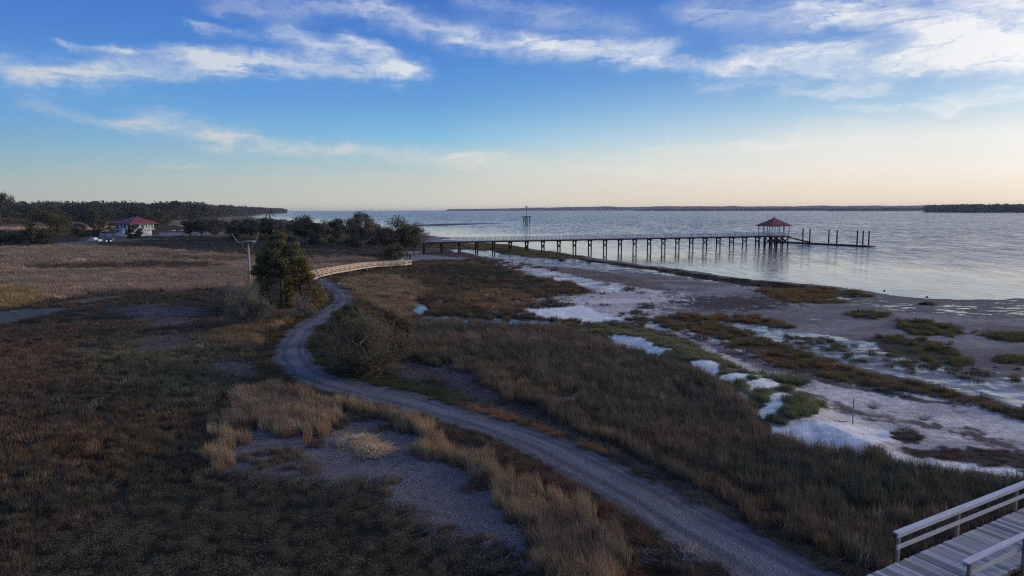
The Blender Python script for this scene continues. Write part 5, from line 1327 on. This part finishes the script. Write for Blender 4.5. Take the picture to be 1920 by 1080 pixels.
# ------------------------------------------------------------------ drift and stones on the flats
def stone(px, py, w, h, label, seed, col=(.03, .027, .025), z=-.15, name='rock', cat='rock'):
    g = np.random.default_rng(seed); p = at(px, py, z); s = p[1] / F; w, h = w * s, h * s
    V, Fc = [], []; nu, nv = 9, 5
    for j in range(nv + 1):
        for i in range(nu):
            th = 2 * math.pi * i / nu; ph = math.pi / 2 * j / nv; r = 1 + g.uniform(-.22, .22)
            V.append((math.cos(th) * math.cos(ph) * w / 2 * r, math.sin(th) * math.cos(ph) * w / 2.6 * r, math.sin(ph) * h * r - .1))
    for j in range(nv):
        for i in range(nu): Fc.append((j * nu + i, j * nu + (i + 1) % nu, (j + 1) * nu + (i + 1) % nu, (j + 1) * nu + i))
    mb = MB(); mb.v, mb.f = V, Fc
    o = mb.build(name, simple('dark_stone', col, .8, .4, 4, bump=.6)); o.location = p; tag(o, label, cat)
stone(1740, 569, 34, 4.5, 'long dark oyster bar at the water edge, biggest dark lump on the flat', 1, name='oyster_bar', cat='oyster bar')
stone(1867, 691, 12, 5, 'single dark stone lying in the bright wet strip', 2)
stone(1658, 546, 3.5, 4, 'small dark stone at the end of the oyster rim', 3)
stone(1738, 557, 5, 3, 'tiny dark stone in the shallows above the long oyster bar', 4)
stone(1600, 555, 18, 3, 'ragged dark oyster lump at the tip of the rim', 5, name='oyster_bar', cat='oyster bar')
for i, (x, y, w) in enumerate([(1910, 695, 22), (1893, 700, 10), (1835, 688, 9), (1905, 650, 7), (1520, 572, 3), (1480, 540, 6), (1570, 574, 4), (1860, 586, 5), (1790, 584, 4), (1900, 600, 6)]):
    stone(x, y, w, w * .35, ['ragged dark oyster clump at the right edge of the flat', 'small oyster clump beside the ragged one at the right edge', 'dark clump at the end of the green grass in the wet strip', 'small dark clump above the wet strip near the right edge',
        'pebble sized dark lump right of the golden clump', 'dark lump inside the golden clump at the rim', 'dark lump on the pale flat under the golden clump', 'dark lump on the far flat near the right edge', 'dark lump left of the one on the far right flat', 'low dark lump on the right flat above the wet strip'][i], 10 + i, name='oyster_clump', cat='oyster clump')
def drift(pts, r, label, z=-.2, col=(.05, .04, .035), name='driftwood', cat='driftwood'):
    P_ = [at(x, y, z) for x, y in pts]; o0 = P_[0].copy(); mb = MB(); mb.tube([p - o0 + [0, 0, r * .7] for p in P_], [r, r * .9] + [r * .5] * (len(pts) - 2), 6)
    o = mb.build(name, simple('drift_bark', col, .9, .3, 3)); o.location = o0; tag(o, label, cat); return o
drift([(1706, 737), (1718, 737.5), (1730, 738.5)], .07, 'short dark stick lying on the sand beside the tide line', z=.1)
drift([(1535, 794), (1560, 790), (1590, 791)], .04, 'thin dark stick lying on the white shells', z=.3)
o = drift([(1050, 489), (1056, 490), (1061, 489.5)], .35, 'dark stump with a raised root on the wet flat before the pier')
MB().tube([(0, 0, .2), (-.6, .1, .9), (-.9, 0, 1.7)], [.2, .13, .05], 5).build('root', PILE, o, True)
drift([(1100, 491), (1107, 493)], .25, 'small dark log on the wet flat right of the stump')
drift([(786, 497), (790, 496)], .25, 'small dark log at the end of the low boardwalk', z=.1)
p = at(1599, 788, .35); o = MB().tube([(0, 0, -.3), (0, 0, 1.25)], .03, 6).build('stake', simple('stake_wood', (.26, .20, .15), .9)); o.location = p; tag(o, 'thin upright stake in the white shells', 'stake')
gs = np.random.default_rng(77)
mb = MB()
for k in range(420):
    px, py = (gs.uniform(1600, 2000), gs.uniform(572, 650)) if k % 3 else (gs.uniform(1080, 1640), 0)
    if k % 3 == 0: py = np.interp(px, [1080, 1180, 1250, 1330, 1420, 1520, 1640], [486, 496, 505, 518, 531, 540, 556]) + abs(gs.normal(3, 3))
    c = at(px, py, -.33); q = gs.uniform(.10, .35) * (1 + c[1] / 300); h = gs.uniform(.02, .10)
    an = gs.random(5) * .9 + np.arange(5) * 1.2566; rr_ = q * gs.uniform(.5, 1.2, 5)
    v = [(c[0] + math.cos(a) * b_, c[1] + math.sin(a) * b_, -.55) for a, b_ in zip(an, rr_)] + [(c[0] + gs.normal(0, .05), c[1], c[2] + h)]
    mb.add(v, [(i, (i + 1) % 5, 5) for i in range(5)])
tag(mb.build('oyster_clumps', simple('oyster_shell', (.05, .045, .04), .8, .5, 5)), 'small dark oyster clumps scattered along the water edge and the flat', 'oysters', kind='stuff')
for i, (x, y) in enumerate([(1636, 766), (1732, 788), (1692, 807)]):
    g = np.random.default_rng(200 + i); p = at(x, y, .2); n = 90
    p0 = g.normal(0, .06, (n, 3)); p0[:, 2] = 0; p1 = g.normal(0, .38, (n, 3)); p1[:, 2] = g.uniform(.1, .55, n)
    V, Q = twigs(p0, p1, np.full(n, .012), g); o = link('bleached_weed', mesh_np('bleached_weed', V, Q), None, simple('bleached_weed', (.40, .38, .36), .9)); o.location = p
    tag(o, ['pale dead weed on the sand above the white shells, leftmost of three', 'pale dead weed at the edge of the tide line on the sand, rightmost of three', 'pale dead weed low on the sand beside the dark drift patch'][i], 'weed', 'bleached weeds on the sand')

# ------------------------------------------------------------------ white house with red roof
WHITE = simple('white_render', (.60, .62, .66), .8, .10, .6); GLASS = simple('dark_glass', (.03, .04, .06), .15, .1, spec=.6); BLUEG = simple('blue_trim', (.07, .12, .24), .6, .2)
REDR = simple('red_roof_metal', (.21, .038, .042), .55, .2, .6, spec=.4); STEP = simple('pale_wall', (.58, .54, .52), .85, .14, .5)
def house():
    c = at(256, 444, 0); s = c[1] / F; rz = R(-32)
    o = empty('white_house', tuple(c), rz, label='raised white house with a red hip roof behind the parked vehicles', cat='house')
    ZF = 3.4; ZE = ZF + 3.0; A, B_ = 5.3, 4.4
    MB().box(-A, -B_, 0, A, B_, ZF).build('base_wall', WHITE, o)
    MB().box(-A - 1.6, -B_ - 1.8, ZF, A + 1.6, B_ + .5, ZF + .25).build('porch_floor', WHITE, o)
    w = MB().box(-A, -B_, ZF + .26, A, B_, ZE + .1).build('wall', WHITE, o)
    EA, EB = A + 2.3, B_ + 2.5; AZ = ZE + 3.0; RR = 1.2
    mb = MB(); mb.v = [(-EA, -EB, ZE), (EA, -EB, ZE), (EA, EB, ZE), (-EA, EB, ZE), (-RR, 0, AZ), (RR, 0, AZ), (-EA, -EB, ZE - .25), (EA, -EB, ZE - .25), (EA, EB, ZE - .25), (-EA, EB, ZE - .25)]
    mb.f = [(0, 1, 5, 4), (1, 2, 5), (2, 3, 4, 5), (3, 0, 4), (6, 7, 1, 0), (7, 8, 2, 1), (8, 9, 3, 2), (9, 6, 0, 3), (9, 8, 7, 6)]
    rf = mb.build('roof', REDR, o)
    MB().bar((-RR, 0, AZ + .05), (RR, 0, AZ + .05), .3, .15).build('ridge_cap', REDR, rf)
    for x in (-A - 1.3, -A / 2 - .6, 0, A / 2 + .6, A + 1.3): MB().box(x - .22, -B_ - 1.7, ZF + .25, x + .22, -B_ - 1.26, ZE - .24).build('column', WHITE, o)
    for y in (-1.6, 1.8, B_): MB().box(A + 1.08, y - .22, ZF + .25, A + 1.52, y + .22, ZE - .24).build('column', WHITE, o)
    for x in (-3.9, -1.3, 1.3, 3.9):
        f = MB().box(x - .6, -B_ - .06, ZF + .9, x + .6, -B_ - .001, ZE - .45).build('window', BLUEG, o); MB().box(x - .48, -B_ - .08, ZF + 1.0, x + .48, -B_ - .062, ZE - .55).build('pane', GLASS, f)
    for y in (-2.6, 2.4):
        f = MB().box(A + .001, y - .6, ZF + .9, A + .06, y + .6, ZE - .45).build('window', BLUEG, o); MB().box(A + .062, y - .48, ZF + 1.0, A + .08, y + .48, ZE - .55).build('pane', GLASS, f)
    f = MB().box(A + .001, -.5, ZF + .26, A + .06, .5, ZE - .5).build('door', GLASS, o)
    for x in (-3.9, -1.3, 1.3, 3.9): MB().box(x - .7, -B_ - .05, .3, x + .7, -B_ - .001, 2.7).build('door', BLUEG, o)
    # sweeping walls of the outside ramp, high in the middle and falling both ways
    def sweep(pts, nm):
        mb = MB()
        for (x0, y0, z0), (x1, y1, z1) in zip(pts[:-1], pts[1:]):
            d = np.array([x1 - x0, y1 - y0, 0]); n = np.array([-d[1], d[0], 0]); n /= np.linalg.norm(n) / .18
            lo = [(x0, y0), (x1, y1)]; v = []
            for (x, y), zt in zip(lo, (z0, z1)):
                for sg in (-1, 1): v += [(x + n[0] * sg, y + n[1] * sg, -.2), (x + n[0] * sg, y + n[1] * sg, zt)]
            mb.add(v, [(0, 4, 5, 1), (2, 3, 7, 6), (1, 5, 7, 3), (0, 2, 6, 4), (0, 1, 3, 2), (4, 6, 7, 5)])
        mb.build(nm, WHITE, o)
    t = np.linspace(0, 1, 13)
    sweep([(A + 2.2 + 5 * (a - .5) * .9, -B_ - 3.6 + 16 * a * .6, 1.4 + 2.6 * math.sin(math.pi * min(max(a * 1.1, 0), 1)) ** 1.3) for a in t], 'ramp_wall')
    sweep([(-A - 1 + 11 * a, -B_ - 3.8, 1.2 + 2.6 * a ** 1.5) for a in t], 'ramp_wall')
    sweep([(-A - 6 + 9 * a, -B_ - 6.2 + .8 * a, 1.7) for a in t], 'terrace_wall')
    return o
house()
def awning():
    p = at(198, 444, 0); o = empty('awning', tuple(p), R(-10), label='small white awning on posts at the left end of the house', cat='awning')
    mb = MB(); mb.v = [(-2.1, -1.6, 1.9), (1.4, -1.6, 2.6), (1.4, 1.6, 2.6), (-2.1, 1.6, 1.9), (-.1, -1.2, 3.0), (1.2, 0, 3.2)]; mb.f = [(0, 1, 5, 4), (1, 2, 5), (2, 3, 4, 5), (3, 0, 4), (3, 2, 1, 0)]
    mb.build('canopy', WHITE, o)
    for x, y in ((-2, -1.5), (1.3, -1.5), (1.3, 1.5), (-2, 1.5)): MB().box(x - .05, y - .05, 0, x + .05, y + .05, 1.95).build('post', PILE, o)
awning()
def mound():
    V, Fc = [], []; c = at(276, 448.5, 0)
    nu, nv = 20, 6
    for j in range(nv + 1):
        for i in range(nu):
            th = 2 * math.pi * i / nu; r = j / nv; V.append((math.cos(th) * 4.6 * r, math.sin(th) * 3.0 * r, 1.5 * (1 - r * r) - .05))
    for j in range(nv):
        for i in range(nu): Fc.append((j * nu + i, (j + 1) * nu + i, (j + 1) * nu + (i + 1) % nu, j * nu + (i + 1) % nu))
    mb = MB(); mb.v, mb.f = V, Fc; o = mb.build('grass_mound', simple('mound_turf', (.04, .048, .028), .95, .35, 2), None, True); o.location = c; tag(o, kind='structure')
mound()
def garden_wall():
    a, b_ = at(300, 445, .1), at(433, 443.5, .1); a[2] = b_[2] = 0
    o = empty('garden_wall', tuple(a), label='long low pinkish white wall running right from the house', cat='wall'); d = b_ - a; L = np.linalg.norm(d); u = d / L; n = 12
    for k in range(n):
        p, q = u * (L * k / n + .02), u * (L * (k + 1) / n - .25)
        MB().bar(p + [0, 0, 1.0], q + [0, 0, 1.0], .25, 2.0).build('panel', STEP, o)
        MB().bar(p * 1 + u * -.13 + [0, 0, 1.1], p + u * .13 + [0, 0, 1.1], .4, 2.3, ).build('pier', STEP, o)
    MB().bar([0, 0, 2.10], d + [0, 0, 2.10], .34, .12).build('coping', WHITE, o)
garden_wall()
for i, (x, w, cl, nm, lb) in enumerate([(308, 2.2, (.5, .5, .5), 'covered_table', 'white covered table behind the wall, nearest the house'), (325, 2.4, (.45, .45, .47), 'covered_table', 'white covered table behind the wall under the dark oak'), (332, 1.6, (.6, .6, .6), 'covered_table', 'small bright covered table behind the middle of the wall'), (338, 1.5, (.35, .38, .42), 'covered_table', 'greyish covered table, farthest from the house')]):
    p = at(x, 443, 0) + np.array([0, 9, 0]); o = empty('garden_table', tuple(p), label=lb, cat='table', group='tables in the walled garden')
    m_ = simple('table_cloth', cl, .8)
    MB().tube([(0, 0, 2.35), (0, 0, 2.5), (0, 0, 2.75)], [w / 2, w / 2, .15], 12).build('top', m_, o); MB().tube([(0, 0, 0), (0, 0, 2.35)], .12, 6).build('leg', PILE, o)

def vehicle(px, py, rz, body, label, lights, name, pickup):
    p = at(px, py, 0); o = empty(name, tuple(p) , rz, label=label, cat='car'); bm_ = simple('car_paint', body, .3, .04, spec=.6)
    # side profile, front at +x
    if pickup: pr = [(-2.5, .45), (-2.55, .95), (-2.45, 1.15), (-.55, 1.15), (-.45, 1.75), (.75, 1.78), (1.35, 1.18), (2.35, 1.05), (2.5, .75), (2.45, .42)]
    else: pr = [(-2.3, .45), (-2.4, .95), (-2.25, 1.65), (-1.9, 1.75), (.6, 1.75), (1.25, 1.15), (2.2, 1.0), (2.35, .75), (2.3, .42)]
    V = []; n = len(pr)
    for y, k in ((-.92, 1), (-.6, 1), (.6, 1), (.92, 1)):
        for x, z in pr:
            inset = .0 if z < 1.2 else .16
            yy = math.copysign(max(abs(y) - (inset if abs(y) > .7 else 0), .55), y); V.append((x, yy, z + (.03 if abs(y) < .7 else 0)))
    Fc = [tuple(range(n)), tuple(range(4 * n - 1, 3 * n - 1, -1))]
    for j in range(3):
        for i in range(n): Fc.append((j * n + i, (j + 1) * n + i, (j + 1) * n + (i + 1) % n, j * n + (i + 1) % n))
    mb = MB(); mb.v, mb.f = V, Fc; mb.build('body', bm_, o)
    xb = -.5 if pickup else -2.1
    for sg in (-1, 1): MB().add([(xb + .1, sg * .80, 1.2), (1.1, sg * .88, 1.2), (.6, sg * .78, 1.66), (xb + .2, sg * .78, 1.66)], [(0, 1, 2, 3) if sg < 0 else (3, 2, 1, 0)]).build('side_window', GLASS, o)
    MB().add([(1.37, -.7, 1.2), (1.37, .7, 1.2), (.78, .62, 1.76), (.78, -.62, 1.76)], [(0, 1, 2, 3)]).build('windscreen', GLASS, o)
    tyre = simple('tyre', (.02, .02, .02), .9); rim = simple('rim', (.35, .35, .36), .4, metal=.6)
    for x in (-1.5, 1.45):
        for sg in (-1, 1):
            wv_ = empty('wheel', (x, sg * .86, .36)); wv_.parent = o
            MB().tube([(0, -.12, 0), (0, .12, 0)], .36, 14).build('tyre', tyre, wv_); MB().tube([(0, -.13, 0), (0, .13, 0)], .2, 10).build('rim', rim, wv_)
    hm = simple('headlight', (1.0, .93, .85), .3, 0, emit=1.3 if lights else 0)
    for sg in (-1, 1): MB().box(2.3 if not pickup else 2.4, sg * .68 - .2, .62, 2.42 if not pickup else 2.52, sg * .68 + .2, .88).build('headlight', hm, o)
    MB().box(2.3 if not pickup else 2.42, -.45, .55, 2.38 if not pickup else 2.5, .45, .9).build('grille', tyre, o)
    MB().box(-2.48, -.8, .4, -2.3, .8, .62).build('rear_bumper', tyre, o)
vehicle(178, 454.5, R(168), (.62, .65, .70), 'white pickup parked side on left of the house', False, 'pickup_truck', True)
vehicle(207, 455, R(-72), (.05, .05, .06), 'dark car facing the field with both headlights shining', True, 'parked_car', False)

# ------------------------------------------------------------------ two walkers at the end of the low boardwalk
SKIN = simple('skin', (.42, .26, .19), .6, .05)
def person(px, py, rz, label, jacket, trousers, hair, step):
    p = at(px, py, .12); o = empty('person', tuple(p), rz, label=label, cat='person')
    J = dict(pelvis=(0, 0, .92), spine=(0, .02, 1.15), chest=(0, .03, 1.36), neck=(0, .02, 1.50), head=(0, .04, 1.60), top=(0, .04, 1.72))
    E_ = [('pelvis', 'spine'), ('spine', 'chest'), ('chest', 'neck'), ('neck', 'head'), ('head', 'top')]
    RD = dict(pelvis=.15, spine=.135, chest=.155, neck=.055, head=.095, top=.07)
    for s, nm in ((-1, 'l'), (1, 'r')):
        f = step * s
        J.update({nm + 'hip': (s * .09, 0, .86), nm + 'knee': (s * .10, f * .5 + .04, .48), nm + 'ank': (s * .10, f * .9, .08), nm + 'toe': (s * .11, f * .9 + .15, .04),
                  nm + 'sh': (s * .19, .02, 1.40), nm + 'elb': (s * .25, -f * .35, 1.13), nm + 'wr': (s * .25, -f * .6 + .08, .90), nm + 'hand': (s * .25, -f * .65 + .11, .82)})
        RD.update({nm + 'hip': .095, nm + 'knee': .062, nm + 'ank': .042, nm + 'toe': .035, nm + 'sh': .062, nm + 'elb': .042, nm + 'wr': .03, nm + 'hand': .032})
        E_ += [('pelvis', nm + 'hip'), (nm + 'hip', nm + 'knee'), (nm + 'knee', nm + 'ank'), (nm + 'ank', nm + 'toe'), ('chest', nm + 'sh'), (nm + 'sh', nm + 'elb'), (nm + 'elb', nm + 'wr'), (nm + 'wr', nm + 'hand')]
    def skinned(name, keys, k, mat):
        ks = [q for q in J if q in keys]; ix = {q: i for i, q in enumerate(ks)}
        me = bpy.data.meshes.new(name); me.from_pydata([J[q] for q in ks], [(ix[a], ix[c]) for a, c in E_ if a in ix and c in ix], [])
        ob = link(name, me, o, mat); md = ob.modifiers.new('skin', 'SKIN'); sv = me.skin_vertices[0].data
        for q, i in ix.items(): sv[i].radius = (RD[q] * k, RD[q] * k)
        sv[0].use_root = True; ob.modifiers.new('smooth', 'SUBSURF').levels = 1; ob.modifiers['smooth'].render_levels = 1
        return ob
    skinned('body', set(J), 1.0, SKIN)
    skinned('jacket', {'pelvis', 'spine', 'chest', 'neck', 'lsh', 'rsh', 'lelb', 'relb', 'lwr', 'rwr'}, 1.22, jacket)
    skinned('trousers', {'pelvis', 'lhip', 'rhip', 'lknee', 'rknee', 'lank', 'rank'}, 1.25, trousers)
    for s, nm in ((-1, 'l'), (1, 'r')):
        a = J[nm + 'ank']; MB().box(a[0] - .05, a[1] - .09, 0, a[0] + .05, a[1] + .2, .1).build('shoe', PILE, o)
        h = J[nm + 'hand']
        for k in range(4): MB().tube([(h[0], h[1] - .02 + .014 * k, h[2] - .01), (h[0] - s * .01, h[1] - .02 + .014 * k, h[2] - .085 + .01 * abs(k - 1.5))], [.009, .006], 5).build('finger', SKIN, o)
    mb = MB(); c = np.array(J['head']) + [0, -.015, .05]
    V = []; nu, nv = 10, 6
    for j in range(nv + 1):
        for i in range(nu):
            th, ph = 2 * math.pi * i / nu, math.pi * .62 * j / nv; V.append(tuple(c + np.array([math.sin(ph) * math.cos(th) * .105, math.sin(ph) * math.sin(th) * .115, math.cos(ph) * .12])))
    mb.v = V; mb.f = [(j * nu + i, (j + 1) * nu + i, (j + 1) * nu + (i + 1) % nu, j * nu + (i + 1) % nu) for j in range(nv) for i in range(nu)]
    mb.build('hair', hair, o, True)
    MB().box(-.01, .12, 1.60, .01, .165, 1.63).build('nose', SKIN, o)
NAVY = simple('navy_cloth', (.02, .022, .05), .85); MAR = simple('maroon_cloth', (.09, .03, .045), .85); HAIR = simple('dark_hair', (.03, .02, .015), .7)
person(769, 488, R(160), 'person in dark navy clothes walking at the end of the low boardwalk', NAVY, NAVY, HAIR, .16)
person(763.5, 484, R(170), 'person in a maroon top just behind the walker in navy', MAR, NAVY, HAIR, -.14)
